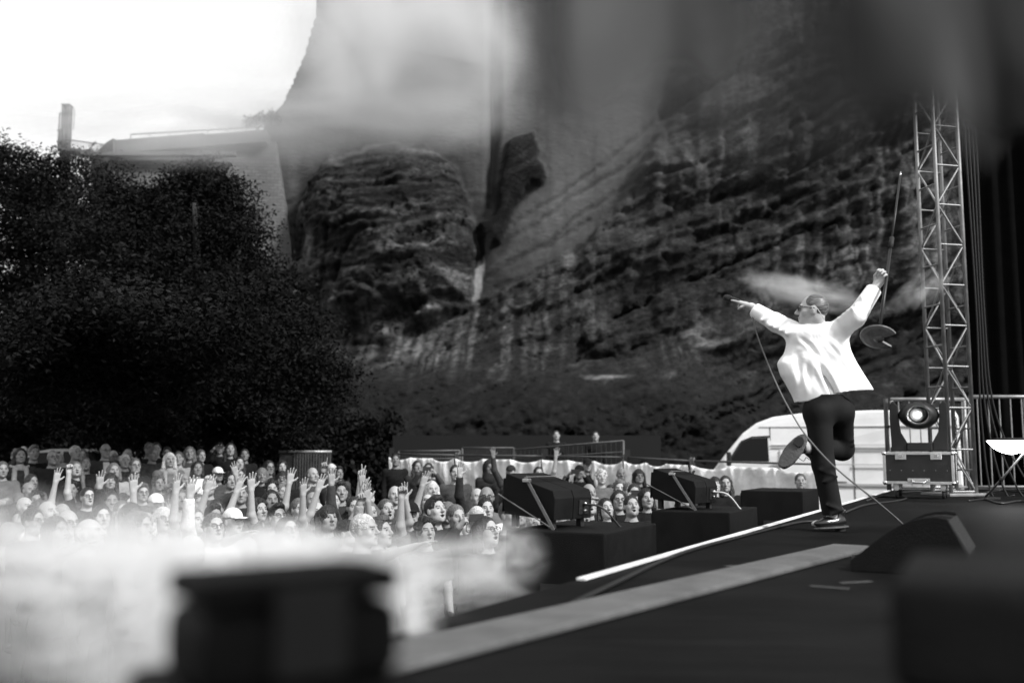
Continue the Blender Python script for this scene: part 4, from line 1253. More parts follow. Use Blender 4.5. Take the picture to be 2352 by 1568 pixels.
# ------------------------------------------------------------------ parked cars and tent under the trees
def car(loc, rz, label, paint, s=1.0):
    root = empty('parked_car', loc, rz); tag(root, label, 'car', 'cars parked under the trees')
    prof = [(0.0, .35), (-.02, .6), (.08, .82), (.9, .95), (1.05, .97), (1.75, 1.42), (2.1, 1.50), (3.0, 1.50), (3.6, 1.42), (4.15, 1.02), (4.35, .98), (4.38, .5), (4.3, .3), (.15, .28)]
    prof = [(x * s, z * s) for x, z in prof]
    n = len(prof); mb = MB()
    for t in (-1, -.97, -.8, .8, .97, 1):
        for x, z in prof:
            lean = max(0, z / s - .9) / .6
            sh = {1: .97, .97: .993, .8: 1}[abs(t)]
            mb.v.append(((x - 2.2 * s) * sh + 2.2 * s, t * (.88 - .20 * lean) * s, (z - .8 * s) * sh + .8 * s))
    for k in range(5):
        for i in range(n):
            j = (i + 1) % n; mb.f.append((k * n + i, k * n + j, (k + 1) * n + j, (k + 1) * n + i))
    mb.f.append(tuple(range(n))); mb.f.append(tuple(reversed(range(5 * n, 6 * n))))
    b_ = mb.build('body', paint, root)
    md = b_.modifiers.new('round', 'BEVEL'); md.width = .04; md.segments = 2; md.limit_method = 'ANGLE'; md.angle_limit = R(20)
    for sy in (-1, 1):
        for poly in ([(1.25, 1.02), (1.82, 1.40), (2.35, 1.44), (2.35, 1.02)], [(2.42, 1.02), (2.42, 1.44), (3.1, 1.43), (3.5, 1.34), (3.75, 1.05)]):
            mbw = MB(); P = [Vector((x * s, sy * (.885 - .2 * (z - .9) / .6) * s, z * s)) for x, z in poly]
            Q_ = [p - Vector((0, sy * .03, 0)) for p in P]; m_ = len(P)
            mbw.add(P + Q_, [tuple(range(m_)), tuple(reversed(range(m_, 2 * m_)))] + [(i, i + m_, (i + 1) % m_ + m_, (i + 1) % m_) for i in range(m_)])
            mbw.build('window', GLASSD, root)
    mbw = MB(); P = [Vector((1.10, y, 1.02)) * s if False else Vector((1.12 * s, y * .72 * s, 1.01 * s)) for y in (-1, 1)] + [Vector((1.72 * s, y * .62 * s, 1.41 * s)) for y in (1, -1)]
    off = Vector((-.05, 0, .07)); mbw.add([p + off * .25 for p in P] + [p + off for p in P], [(0, 1, 2, 3), (7, 6, 5, 4), (0, 4, 5, 1), (1, 5, 6, 2), (2, 6, 7, 3), (3, 7, 4, 0)])
    mbw.build('windscreen', GLASSD, root)
    for x_ in (.82, 3.5):
        for sy in (-1, 1):
            w_ = MB().lathe([(.18, -.1), (.30, -.1), (.32, -.05), (.32, .05), (.30, .1), (.18, .1)], 18, Matrix.Rotation(R(90), 3, 'X')).build('wheel', RUBB, root, smooth=True, loc=(x_ * s, sy * .8 * s, .32))
            MB().lathe([(.02, .10), (.17, .105), (.19, .09)], 12, Matrix.Rotation(R(90 if sy < 0 else -90), 3, 'X')).build('rim', ALU, w_, smooth=True)
    for sy in (-1, 1):
        MB().box((.05 * s, sy * .62 * s, .72 * s), (.10, .3 * s, .13)).build('headlight', CHROME, root, bevel=.02)
    MB().box((-.03 * s, 0, .45 * s), (.02, .52, .11)).build('number_plate', mat('number_plate', .55, .5), root)
    return root
DARKC = mat('car_paint_dark', .012, .2, spec=.7)
PALEC = mat('car_paint_pale', .5, .3)
def gp(px_, Y): 
    x = (px_ - CXP) / FPX * Y; return (x, Y, float(ground_z(x, Y)) + .01)
car(gp(215, 26.0), R(60), 'dark parked car with pale number plate under the trees', DARKC)
car(gp(-75, 24.0), R(10), 'pale parked car at the frame edge under the trees', PALEC)
car(gp(380, 28.0), R(75), 'dark parked car farther back under the broad tree', DARKC)
tp = gp(70, 31)
tent = empty('tent', tp); tag(tent, 'pale tent with pitched roof glimpsed under the tall tree', 'tent')
CLW = cloth_mat('tent_cloth', .30)
z_ = at(0, 1012, 31).z - tp[2]; z2 = at(0, 978, 31).z - tp[2]
mb = MB(); hw = .75
mb.add([(-hw, 0, 0), (hw, 0, 0), (hw, 0, z_), (0, 0, z2), (-hw, 0, z_), (-hw, 3, 0), (hw, 3, 0), (hw, 3, z_), (0, 3, z2), (-hw, 3, z_)], [(0, 1, 2, 3, 4), (9, 8, 7, 6, 5), (0, 5, 6, 1), (1, 6, 7, 2), (4, 9, 5, 0)])
mb.build('tent_wall', CLW, tent)
mb = MB(); mb.add([(-hw - .1, -.12, z_ - .02), (0, -.12, z2 + .04), (hw + .1, -.12, z_ - .02), (-hw - .1, 3.1, z_ - .02), (0, 3.1, z2 + .04), (hw + .1, 3.1, z_ - .02)], [(0, 1, 4, 3), (1, 2, 5, 4)])
o = mb.build('tent_roof', CLW, tent); md = o.modifiers.new('t', 'SOLIDIFY'); md.thickness = .03
for sx in (-1, 1):
    MB().tube([(sx * (hw + .03), -.05, 0), (sx * (hw + .03), -.05, z_)], .03, 8).build('pole', GALV, tent)
MB().box((-.1, -.25, z_ * .62), (.75, .18, .72)).build('dark_panel', mat('dark_panel', .01, .8), tent, bevel=.03)
# hedge closing the dark under the trees
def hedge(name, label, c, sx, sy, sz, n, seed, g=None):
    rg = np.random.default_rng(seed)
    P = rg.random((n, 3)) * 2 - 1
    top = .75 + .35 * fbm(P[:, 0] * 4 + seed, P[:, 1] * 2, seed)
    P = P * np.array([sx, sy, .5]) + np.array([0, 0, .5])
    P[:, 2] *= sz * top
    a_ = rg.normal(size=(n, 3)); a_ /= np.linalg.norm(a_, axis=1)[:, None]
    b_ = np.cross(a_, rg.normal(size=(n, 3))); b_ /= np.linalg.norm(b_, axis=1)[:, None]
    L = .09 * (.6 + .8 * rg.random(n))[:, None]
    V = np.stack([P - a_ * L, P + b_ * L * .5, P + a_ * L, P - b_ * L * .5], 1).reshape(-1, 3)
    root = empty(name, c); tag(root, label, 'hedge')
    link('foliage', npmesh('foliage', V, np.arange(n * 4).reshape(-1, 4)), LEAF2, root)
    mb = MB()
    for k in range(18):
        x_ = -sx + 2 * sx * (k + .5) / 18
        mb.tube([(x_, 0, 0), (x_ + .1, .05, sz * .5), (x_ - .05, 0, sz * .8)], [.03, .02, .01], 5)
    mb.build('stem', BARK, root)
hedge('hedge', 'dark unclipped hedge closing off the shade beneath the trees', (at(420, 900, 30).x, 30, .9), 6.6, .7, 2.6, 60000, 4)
# ------------------------------------------------------------------ people: toolkit
def unit(v):
    v = np.array(v, float); return v / np.linalg.norm(v)
def frame_from(fwd, up):
    """columns x, y(fwd), z(up)"""
    y = unit(fwd); x = unit(np.cross(y, up)); z = np.cross(x, y)
    return np.stack([x, y, z], 1)

def add_head(f, M, mouth=0.0, jaw=1.0):
    f.ell((0, -.012, .022), (.077, .097, .095), .03, M=M)
    f.ell((0, .026, -.030), (.062, .064, .085), .03, M=M)
    f.ell((0, .032, -.076), (.050 * jaw, .056, .042), .025, M=M)
    f.ell((0, .078, -.100), (.018, .017, .016), .02, M=M)
    f.capM(M, (-.034, .080, .026), (.034, .080, .026), .011, .011, .015)
    for s in (-1, 1):
        f.ell((s * .043, .060, -.024), (.021, .021, .022), .02, M=M)
        f.ell((s * .031, .100, .008), (.017, .016, .0115), .010, True, M=M)
        f.ell((s * .031, .0775, .007), (.0125, .0125, .011), .003, M=M)
        f.ell((s * .078, -.006, -.010), (.010, .020, .031), .010, M=M)
        f.ell((s * .011, .100, -.027), (.0085, .010, .008), .008, M=M)
    f.capM(M, (0, .093, .012), (0, .116, -.021), .009, .0125, .012)
    f.ell((0, .092, -.054), (.023, .012, .007), .007, M=M)
    f.ell((0, .089, -.068 - mouth * .012), (.021, .012, .0075), .007, M=M)
    if mouth:
        f.ell((0, .10, -.061 - .004 * mouth), (.016, .026, .005 + .011 * mouth), .005, True, M=M)

FL = (.072, .080, .075, .058)
def add_hand(f, o, fwd, palm, side, shape='open', sc=1.0):
    """o wrist, fwd along the hand, palm = direction the palm faces, side +1 when the thumb lies on +x of (fwd, -palm)"""
    Q = frame_from(fwd, -np.array(palm, float)); M = (np.array(o, float), Q)
    kn = [(.030, .092), (.011, .098), (-.009, .094), (-.027, .085)]
    for i, (x, y) in enumerate(kn):
        f.capM(M, (x * .55 * side * sc, .0, 0), (x * side * sc, y * sc, 0), .016 * sc, .0125 * sc, .012)
    curl = {'open': (0.12, .1, .1, .15), 'fist': (1.65,) * 4, 'point': (.05, 1.6, 1.65, 1.7), 'peace': (.05, .05, 1.6, 1.65), 'grip': (1.1, 1.2, 1.25, 1.3), 'relax': (.45, .5, .55, .6), 'horn': (.05, 1.6, 1.6, .1), 'flat': (.03,) * 4}[shape]
    spr = {'open': (.22, .06, -.10, -.28), 'peace': (.22, -.16, -.1, -.2), 'flat': (.04, .0, -.03, -.06)}.get(shape, (.06, .01, -.04, -.09))
    for i, (x, y) in enumerate(kn):
        a = np.array([x * side, y, 0]) * sc
        L = FL[i] * sc; c = 0.0; r0 = .0095 * sc
        for j, fr in enumerate((.46, .30, .24)):
            c += curl[i] * (.9 if j == 0 else .85 if j == 1 else .5)
            s_ = spr[i] * side * (1 if curl[i] < .8 else .3)
            d = np.array([math.sin(s_) * math.cos(c), math.cos(s_) * math.cos(c), -math.sin(c)])
            b = a + d * L * fr
            f.capM(M, a, b, r0, r0 * .92, .003)
            a, r0 = b, r0 * .92
    # thumb leaves the side of the palm near its base
    a = np.array([.022 * side, .028, -.004]) * sc
    if shape in ('open', 'flat'):
        ds = [(.85, .52, -.12), (.62, .78, -.1)]
    elif shape in ('relax',):
        ds = [(.6, .75, -.3), (.3, .9, -.35)]
    elif shape in ('point', 'peace', 'horn', 'fist', 'grip'):
        ds = [(.45, .72, -.55), (-.35, .75, -.6)]
    f.capM(M, (.012 * side * sc, .01, 0), a, .016 * sc, .014 * sc, .012)
    for d, L, r in zip(ds, (.042, .034), (.0125, .0105)):
        d = unit((d[0] * side, d[1], d[2])); b = a + d * L * sc
        f.capM(M, a, b, r * sc, r * .9 * sc, .006); a = b

TORSO = [(.82, 0, .0, .155, .11), (.92, 0, -.005, .168, .118), (1.02, 0, 0, .150, .105), (1.12, 0, .008, .145, .105), (1.24, 0, .012, .165, .118), (1.34, 0, .008, .178, .115), (1.41, 0, -.004, .165, .092), (1.45, 0, -.012, .11, .07), (1.485, 0, -.012, .06, .058)]

def face_mats(me, M, hz=None):
    """0 skin, 1 dark feature (eyes, brows, mouth), 2 lips, 3 trousers"""
    c = face_centres(me).astype(float)
    o, Q = M
    l = (c - o) @ Q
    mi = np.zeros(len(c), np.int32)
    if hz is not None: mi[c[:, 2] < hz] = 3
    x = np.abs(l[:, 0])
    eye = (((x - .031) / .011) ** 2 + ((l[:, 2] - .0075) / .0048) ** 2 < 1) & (l[:, 1] > .07)
    brow = (x > .014) & (x < .050) & (np.abs(l[:, 2] - (.0285 - .10 * (x - .03) ** 2 / .02)) < .0032) & (l[:, 1] > .06)
    lip = ((x / .023) ** 2 + ((l[:, 2] + .061) / .014) ** 2 < 1) & (l[:, 1] > .075)
    inm = ((x / .017) ** 2 + ((l[:, 2] + .064) / .013) ** 2 < 1) & (l[:, 1] > .04) & (l[:, 1] < .091)
    mi[lip] = 2
    mi[eye | brow] = 1
    mi[inm] = 1
    me.polygons.foreach_set('material_index', mi)

SK = {g: mat('skin_%d' % int(g * 100), g * .82, 0.5, .12, 9, .1, 90, spec=.35) for g in (.20, .25, .27, .30, .34, .40)}
FEAT = mat('eye_and_brow', .025, .4)
LIP = mat('lip', .13, .45)
CLO = {n_: mat('cloth_' + n_, g, .9, .3, 7, .5, 35, spec=.15) for n_, g in (('black', .008), ('charcoal', .022), ('dark grey', .045), ('grey', .10), ('light grey', .24), ('white', .60))}
HAIRM = {n_: mat('hair_' + n_, g, .45, .55, 30, .8, 70, spec=.4) for n_, g in (('black', .004), ('dark', .010), ('grey', .06), ('fair', .10), ('white', .42))}

ARM_DOWN = ((.12, .05, -1), (.05, .25, -1))
POSES = {
 # name: (right arm (upper, fore, hand shape, palm), left arm, head tilt up, head turn, mouth)
 'standing with arms down': (ARM_DOWN + ('relax', (-1, 0, 0)), ARM_DOWN + ('relax', (1, 0, 0)), .08, .0, 0),
 'singing with open mouth': (ARM_DOWN + ('relax', (-1, 0, 0)), ARM_DOWN + ('relax', (1, 0, 0)), .22, .12, 1),
 'raising one open hand': (((.30, .30, .62), (.06, .22, 1), 'open', (0, 1, .1)), ARM_DOWN + ('relax', (1, 0, 0)), .15, -.1, .6),
 'raising the other open hand': (ARM_DOWN + ('relax', (-1, 0, 0)), ((.25, .35, .7), (.12, .1, 1), 'open', (.2, 1, .1)), .12, .1, 0),
 'stretching both open hands up': (((.38, .25, .7), (.12, .2, 1), 'open', (0, 1, .1)), ((.38, .3, .65), (.2, .25, 1), 'open', (0, 1, .1)), .2, 0, 1),
 'raising a fist': (((.25, .2, .8), (.0, .06, 1), 'fist', (0, 1, 0)), ARM_DOWN + ('relax', (1, 0, 0)), .15, .05, .5),
 'pointing one finger up': (((.28, .3, .6), (.0, .25, 1), 'point', (0, 1, 0)), ARM_DOWN + ('relax', (1, 0, 0)), .12, -.12, 0),
 'making a two-finger sign': (ARM_DOWN + ('relax', (-1, 0, 0)), ((.3, .3, .6), (.05, .2, 1), 'peace', (0, 1, 0)), .12, .1, .4),
 'filming with a phone': (((.22, .75, -.05), (-.50, .45, .80), 'grip', (-1, .2, 0)), ((.22, .75, -.05), (-.50, .45, .80), 'grip', (1, .2, 0)), .05, 0, 0),
 'clapping': (((.15, .35, -.9), (-.62, .72, .35), 'flat', (-1, 0, 0)), ((.15, .35, -.9), (-.62, .72, .35), 'flat', (1, 0, 0)), .05, 0, 0),
 'with folded arms': (((.25, .2, -.95), (-.93, .35, .12), 'relax', (0, -1, 0)), ((.25, .25, -.92), (-.92, .45, .02), 'relax', (0, -1, 0)), .0, .1, 0),
 'waving with a bent elbow': (((.80, .25, .12), (.12, .22, 1), 'open', (0, 1, .1)), ARM_DOWN + ('relax', (1, 0, 0)), .1, .12, .5),
 'holding both fists up': (((.55, .42, -.15), (.05, .35, .95), 'fist', (0, 1, 0)), ((.5, .45, -.05), (.12, .3, .95), 'fist', (0, 1, 0)), .18, 0, 1),
 'lifting a bent left arm': (ARM_DOWN + ('relax', (-1, 0, 0)), ((.62, .45, .35), (-.25, .15, 1), 'open', (0, 1, .1)), .1, -.1, 0),
 'reaching out towards the stage': (((.12, .85, .25), (.0, .95, .3), 'open', (0, .3, -1)), ARM_DOWN + ('relax', (1, 0, 0)), .12, 0, .3),
}
SLEEVE_SHORT = {'holding both fists up', 'lifting a bent left arm', 'raising the other open hand', 'raising a fist', 'stretching both open hands up', 'making a two-finger sign', 'reaching out towards the stage'}
PEOPLE = {}
def make_pose(pose):
    ra, la, tilt, turn, mouth = POSES[pose]
    sh = np.array([.182, -.005, 1.405])
    J = {}
    for s, arm in ((1, ra), (-1, la)):
        S = sh * [s, 1, 1]
        up = arm[0][2] > .3
        if up: S = S + np.array([-.012 * s, 0, .03])
        u, fo = unit(np.array(arm[0]) * [s, 1, 1]), unit(np.array(arm[1]) * [s, 1, 1])
        E = S + u * .285; W = E + fo * .245
        J[s] = (S, E, W, fo, arm[2], np.array(arm[3], float) * ([s, 1, 1] if False else [1, 1, 1]))
    Rt = np.array(Matrix.Rotation(turn, 3, 'Z') @ Matrix.Rotation(tilt, 3, 'X'))
    hc = np.array([0, .018 - .05 * tilt, 1.638])
    HM = (hc, Rt)
    wr = [J[1][2], J[-1][2]]
    rois = [(hc - [.10, .13, .14], hc + [.10, .14, .14])]
    for s in (1, -1):
        tip = J[s][2] + J[s][3] * .10
        if J[s][2][2] > 1.0:
            rois.append((tip - .12, tip + .12))
    pts = np.array([J[s][i] for s in (1, -1) for i in (0, 1, 2)])
    lo = np.minimum(pts.min(0) - .24, [-.32, -.2, -.02]); hi = np.maximum(pts.max(0) + .24, [.32, .28, 1.82])
    lo[2] = -.02
    f = Field(lo, hi, .019, rois, .0068)
    f.loft(TORSO, .04)
    nb = np.array([0, -.02, 1.43])
    f.cap(nb, hc + Rt @ np.array([0, -.02, -.07]), .062, .056, .04)
    for s in (1, -1):
        S, E, W, fo, shp, pal = J[s]
        f.cap(S - [.05 * s, 0, .02], S, .052, .054, .05)
        f.cap(S, E, .051, .041, .03); f.cap(E, W, .040, .027, .02)
        add_hand(f, W, fo, pal, s * (1 if np.cross(fo, -pal)[0] * s < 0 else -1) if J[s][2][2] > 1.3 else s, shp)
        f.cap((s * .085, 0, .90), (s * .092, .01, .50), .088, .058, .04)
        f.cap((s * .092, .01, .50), (s * .095, -.02, .07), .056, .042, .02)
        f.ell((s * .10, .05, .045), (.045, .125, .045), .03)
    jw = .88 + .06 * (len(pose) % 6)
    add_head(f, HM, mouth, jw)
    body = f.mesh('person_body')
    face_mats(body, HM, .93)
    # upper garment
    g = Field(lo, hi, .017)
    warp = lambda X, Y, Z: .006 * np.sin(Z * 38 + X * 14) * np.sin(X * 21 + Y * 9) + .004 * np.sin(Z * 70 + X * 40)
    g.loft([(z, cx, cy, rx + .018, ry + .02) for z, cx, cy, rx, ry in TORSO if z < 1.47] + [(1.475, 0, -.012, .088, .082)], .03, warp=warp)
    short = pose in SLEEVE_SHORT
    for s in (1, -1):
        S, E, W, fo, shp, pal = J[s]
        g.cap(S - [.05 * s, 0, .02], S, .066, .070, .05)
        if short:
            g.cap(S, S + (E - S) * .72, .068, .066, .03, flat=True)
        else:
            g.cap(S, E, .067, .056, .03); g.cap(E, W - fo * .01, .056, .044, .02, flat=True)
    g.cap(nb + [0, .0, .035], hc + Rt @ np.array([0, .0, -.05]), .066, .06, .005, sub=True)
    shirt = g.mesh('shirt')
    PEOPLE[pose] = (body, shirt, Matrix.Translation(Vector(hc)) @ Matrix(Rt).to_4x4(), J)
for p_ in POSES: make_pose(p_)

# hair, caps, glasses: modelled round the origin of the head
def hair_mesh(kind):
    M0 = (np.zeros(3), np.eye(3))
    f = Field((-.17, -.2, -.42), (.17, .2, .19), .0085)
    rough = lambda X, Y, Z: .004 * np.sin(X * 160 + Y * 50) * np.sin(Z * 130 + X * 60)
    if kind in ('short', 'quiff', 'curly', 'bob', 'long', 'bun'):
        f.ell((0, -.018, .030), (.085, .103, .100), .01)
        if kind == 'quiff': f.ell((0, .045, .105), (.055, .05, .035), .03)
        if kind == 'curly':
            rg = np.random.default_rng(3)
            for _ in range(46):
                d = unit(rg.normal(size=3) + [0, -.35, .6]); f.ell(np.array([0, -.015, .03]) + d * [.088, .104, .10], (.022, .022, .02), .012)
        if kind in ('bob', 'long'):
            for s in (-1, 1):
                f.cap((s * .074, -.02, .03), (s * .088, -.01, -.12), .030, .034, .03)
                if kind == 'long': f.cap((s * .085, .0, -.10), (s * .10, .045, -.30), .034, .028, .03)
            f.cap((0, -.07, .02), (0, -.09, -.13), .07, .07, .03)
            if kind == 'long': f.cap((0, -.085, -.1), (0, -.10, -.30), .08, .07, .04)
        if kind == 'bun': f.ell((0, -.09, .12), (.045, .045, .042), .02)
        # cut the face free
        f.ell((0, .105, -.045), (.068, .085, .105), .012, sub=True)
        f.ell((0, .115, .032), (.064, .072, .060), .014, sub=True)
        if kind in ('short', 'quiff', 'bun'):
            for s in (-1, 1):
                f.ell((s * .085, .03, -.07), (.04, .07, .075), .012, sub=True)
            f.ell((0, -.03, -.15), (.12, .14, .11), .012, sub=True)
    elif kind == 'fringe':
        f.ell((0, -.01, .02), (.09, .105, .108), .01)
        for s in (-1, 1):
            f.cap((s * .078, -.02, .03), (s * .09, .0, -.15), .034, .036, .03)
        f.cap((0, -.07, .02), (0, -.09, -.15), .075, .07, .03)
        f.ell((0, .12, -.055), (.062, .085, .085), .01, sub=True)
    elif kind == 'side':
        f.ell((0, -.03, .015), (.084, .093, .075), .01)
        f.ell((0, .02, .10), (.075, .11, .065), .02, sub=True)
        f.ell((0, .11, -.02), (.075, .10, .12), .012, sub=True)
        f.ell((0, -.03, -.14), (.12, .14, .1), .012, sub=True)
    elif kind == 'hood':
        f.ell((0, -.025, .02), (.118, .13, .135), .01)
        f.cap((0, -.03, -.05), (0, -.02, -.20), .115, .14, .04)
        f.ell((0, .125, -.02), (.070, .13, .105), .012, sub=True)
    elif kind in ('cap', 'flat_cap'):
        f.ell((0, -.012, .040), (.088, .106, .092), .01)
        f.op(lambda X, Y, Z: Z - .035 + .05 * Y + 0 * X, (-.2, -.2, -.42), (.2, .2, .19), .004, sub=True)
        f.ell((0, .115, .040), (.072, .075, .010), .008, M=(np.zeros(3), np.array(Matrix.Rotation(-.12, 3, 'X'))))
    elif kind == 'beanie':
        f.ell((0, -.012, .045), (.090, .106, .105), .01)
        f.cap((0, -.012, .03), (0, -.012, .05), .09, .09, .01)
        f.op(lambda X, Y, Z: Z - .03 + .06 * Y + 0 * X, (-.2, -.2, -.42), (.2, .2, .19), .004, sub=True)
    elif kind == 'crown':
        rg = np.random.default_rng(9)
        for k in range(26):
            a = 2 * math.pi * k / 26
            f.ell((math.cos(a) * .094, math.sin(a) * .108 - .012, .066 + .012 * rg.random()), (.017 + .006 * rg.random(), .016, .014), .004)
    me = f.mesh('hair_' + kind)
    if kind not in ('hood', 'cap', 'beanie', 'crown'):
        n = len(me.vertices); v = np.empty(n * 3, np.float32); me.vertices.foreach_get('co', v); v = v.reshape(-1, 3)
        nn = np.empty(n * 3, np.float32); me.vertices.foreach_get('normal', nn); nn = nn.reshape(-1, 3)
        an = np.arctan2(v[:, 0], v[:, 1] + .02)
        v += nn * (.013 * (fbm(an * 7, v[:, 2] * 9, 5, 3) - .5) + .006 * (fbm(an * 26, v[:, 2] * 14, 6, 2) - .5))[:, None]
        me.vertices.foreach_set('co', v.ravel()); me.update()
    return me
HAIR = {k: hair_mesh(k) for k in ('short', 'quiff', 'curly', 'bob', 'long', 'bun', 'fringe', 'side', 'hood', 'cap', 'beanie', 'crown')}
gl = MB()
for s in (-1, 1):
    ring = [Vector((s * .033 + .023 * math.cos(a), .104, .006 + .017 * math.sin(a))) for a in np.linspace(0, 2 * math.pi, 15)]
    gl.tube(ring, .0032, 5, False)
    gl.tube([(s * .056, .102, .010), (s * .081, .06, .012), (s * .083, -.005, .006)], .003, 5)
gl.tube([(-.012, .106, .01), (.012, .106, .01)], .003, 5)
GLASSES = gl.build('glasses', mat('spectacle_frame', .012, .4)); GL_ME = GLASSES.data
bpy.data.objects.remove(GLASSES)
sgl = MB()
for s in (-1, 1):
    P = [Vector((s * .033 + .024 * math.cos(a), .105 - .010 * abs(math.cos(a)) * (1 if math.cos(a) * s > 0 else 0), .006 + .016 * math.sin(a))) for a in np.linspace(0, 2 * math.pi, 14)[:-1]]
    n = len(P); sgl.add(P + [p + Vector((0, -.004, 0)) for p in P], [tuple(range(n)), tuple(reversed(range(n, 2 * n)))] + [(i, i + n, (i + 1) % n + n, (i + 1) % n) for i in range(n)])
    sgl.tube([(s * .056, .098, .012), (s * .081, .06, .014), (s * .085, -.012, .008)], .0034, 5)
sgl.tube([(-.012, .107, .01), (.012, .107, .01)], .003, 5)
SUNG = sgl.build('sunglasses', mat('sunglass_black', .006, .15, spec=.6)); SG_ME = SUNG.data
bpy.data.objects.remove(SUNG)

HAIR_WORD = {'short': 'short', 'quiff': 'swept-up', 'curly': 'curly', 'bob': 'chin-length', 'long': 'long', 'bun': 'tied-up', 'fringe': 'fringed', 'side': 'receding'}
USED = set()
def set_mats(o, ms):
    for i, m in enumerate(ms):
        o.material_slots[i].link = 'OBJECT'
        o.material_slots[i].material = m
for b_, s_, _, _ in PEOPLE.values():
    for _k in range(4): b_.materials.append(None)
    s_.materials.append(None)
for h_ in list(HAIR.values()): h_.materials.append(None)

def person(loc, yaw, pose, hair, hcol, top, label, skin=.27, sc=1.0, legs='charcoal', glasses=0, group='people in the audience', hat=None, hatcol='black', garment='shirt', extra=None):
    body, shirt, HMx, J = PEOPLE[pose]
    o = bpy.data.objects.new('person', body); COL.objects.link(o)
    o.location = loc; o.rotation_euler = (0, 0, yaw); o.scale = (sc, sc, sc)
    set_mats(o, [SK[skin], FEAT, LIP, CLO[legs]])
    tag(o, label, 'person', group)
    c = bpy.data.objects.new(garment, shirt); COL.objects.link(c); c.parent = o
    set_mats(c, [CLO[top]])
    if hair:
        h = bpy.data.objects.new('hood' if hair == 'hood' else 'hair', HAIR[hair]); COL.objects.link(h); h.parent = o; h.matrix_local = HMx
        set_mats(h, [CLO[top] if hair == 'hood' else HAIRM[hcol]])
    if hat:
        h = bpy.data.objects.new({'cap': 'cap', 'beanie': 'beanie', 'crown': 'flower_crown'}[hat], HAIR[hat]); COL.objects.link(h); h.parent = o; h.matrix_local = HMx
        set_mats(h, [CLO[hatcol]])
    if glasses:
        h = bpy.data.objects.new('glasses' if glasses == 1 else 'sunglasses', GL_ME if glasses == 1 else SG_ME); COL.objects.link(h); h.parent = o; h.matrix_local = HMx
    return o
# ------------------------------------------------------------------ the singer
SY = 7.35
def S3(px_, py_, dy=0.0): return np.array(at(px_, py_, SY + dy))
OB = S3(1905, 1216)                         # foot of the standing leg
OB[2] = ST
singer = empty('person', tuple(OB))
tag(singer, 'singer in white jacket on one leg, pointing microphone and lifting its stand', 'person')
def L3(px_, py_, dy=0.0): return S3(px_, py_, dy) - OB
lsh, lel, lwr = L3(1832, 768, .0), L3(1784, 742, .17), L3(1726, 703, .30)
rsh, rel, rwr = L3(1922, 762, .06), L3(1966, 727, -.12), L3(2013, 657, -.08)
hc = L3(1866, 713, -.02)
hfw = unit((-.95, .26, .05)); HQ = frame_from(hfw, (0.02, 0, 1)); HM = (hc, HQ)
neck = L3(1882, 757, .03)
pel = L3(1900, 925, .03)
lhip, lkn, lan = L3(1879, 945, -.02), L3(1891, 1066, -.03), L3(1913, 1188, .0)
rhip, rkn, ran = L3(1926, 945, .09), L3(1934, 1030, .27), L3(1852, 1028, -.03)
toe_r, heel_r = L3(1803, 1066, -.10), L3(1844, 1018, -.05)
mic_d = unit(L3(1655, 679, .48) - L3(1700, 693, .38))
allp = np.array([lsh, lel, lwr, rsh, rel, rwr, hc, pel, lan, toe_r, heel_r, rkn])
lo, hi = allp.min(0) - .27, allp.max(0) + .27
lo[2] = -.01
# the body: one continuous surface
lh = L3(1700, 693, .38); rh = L3(2033, 628, -.09)
f = Field(lo, hi, .017, [(hc - .15, hc + .15), (lwr - .2, lwr + .1), (rwr - .1, rwr + .2)], .0055)
f.cap(pel, L3(1890, 840, .05), .10, .085, .06); f.cap(L3(1890, 840, .05), L3(1882, 790, .05), .085, .085, .06)
f.cap(lsh, rsh, .055, .055, .06)
f.cap(neck, hc + HQ @ np.array([0, -.025, -.06]), .062, .057, .04)
for a, b, c in ((lsh, lel, lwr), (rsh, rel, rwr)):
    f.cap(a, b, .052, .042, .03); f.cap(b, c, .041, .028, .02)
f.cap(lhip, lkn, .085, .058, .04); f.cap(lkn, lan, .055, .042, .02)
f.cap(rhip, rkn, .085, .060, .04); f.cap(rkn, ran, .056, .042, .02)
f.ell(lan + [-.05, 0, -.045], (.11, .05, .035), .03)
f.cap(heel_r, toe_r, .035, .03, .03)
add_head(f, HM, 0)
fl_l = unit(lh - lwr)
add_hand(f, lwr, fl_l, (.25, -.2, -.94), -1, 'point', 1.05)
add_hand(f, rwr, unit(rh - rwr), (-.35, -.6, .35), 1, 'grip', 1.05)
bm_ = f.mesh('singer_body')
face_mats(bm_, HM)
body = link('body', bm_, [mat('singer_skin', .42, .45, .1, 9, .08, 90), FEAT, mat('singer_lip', .25, .5)], singer)
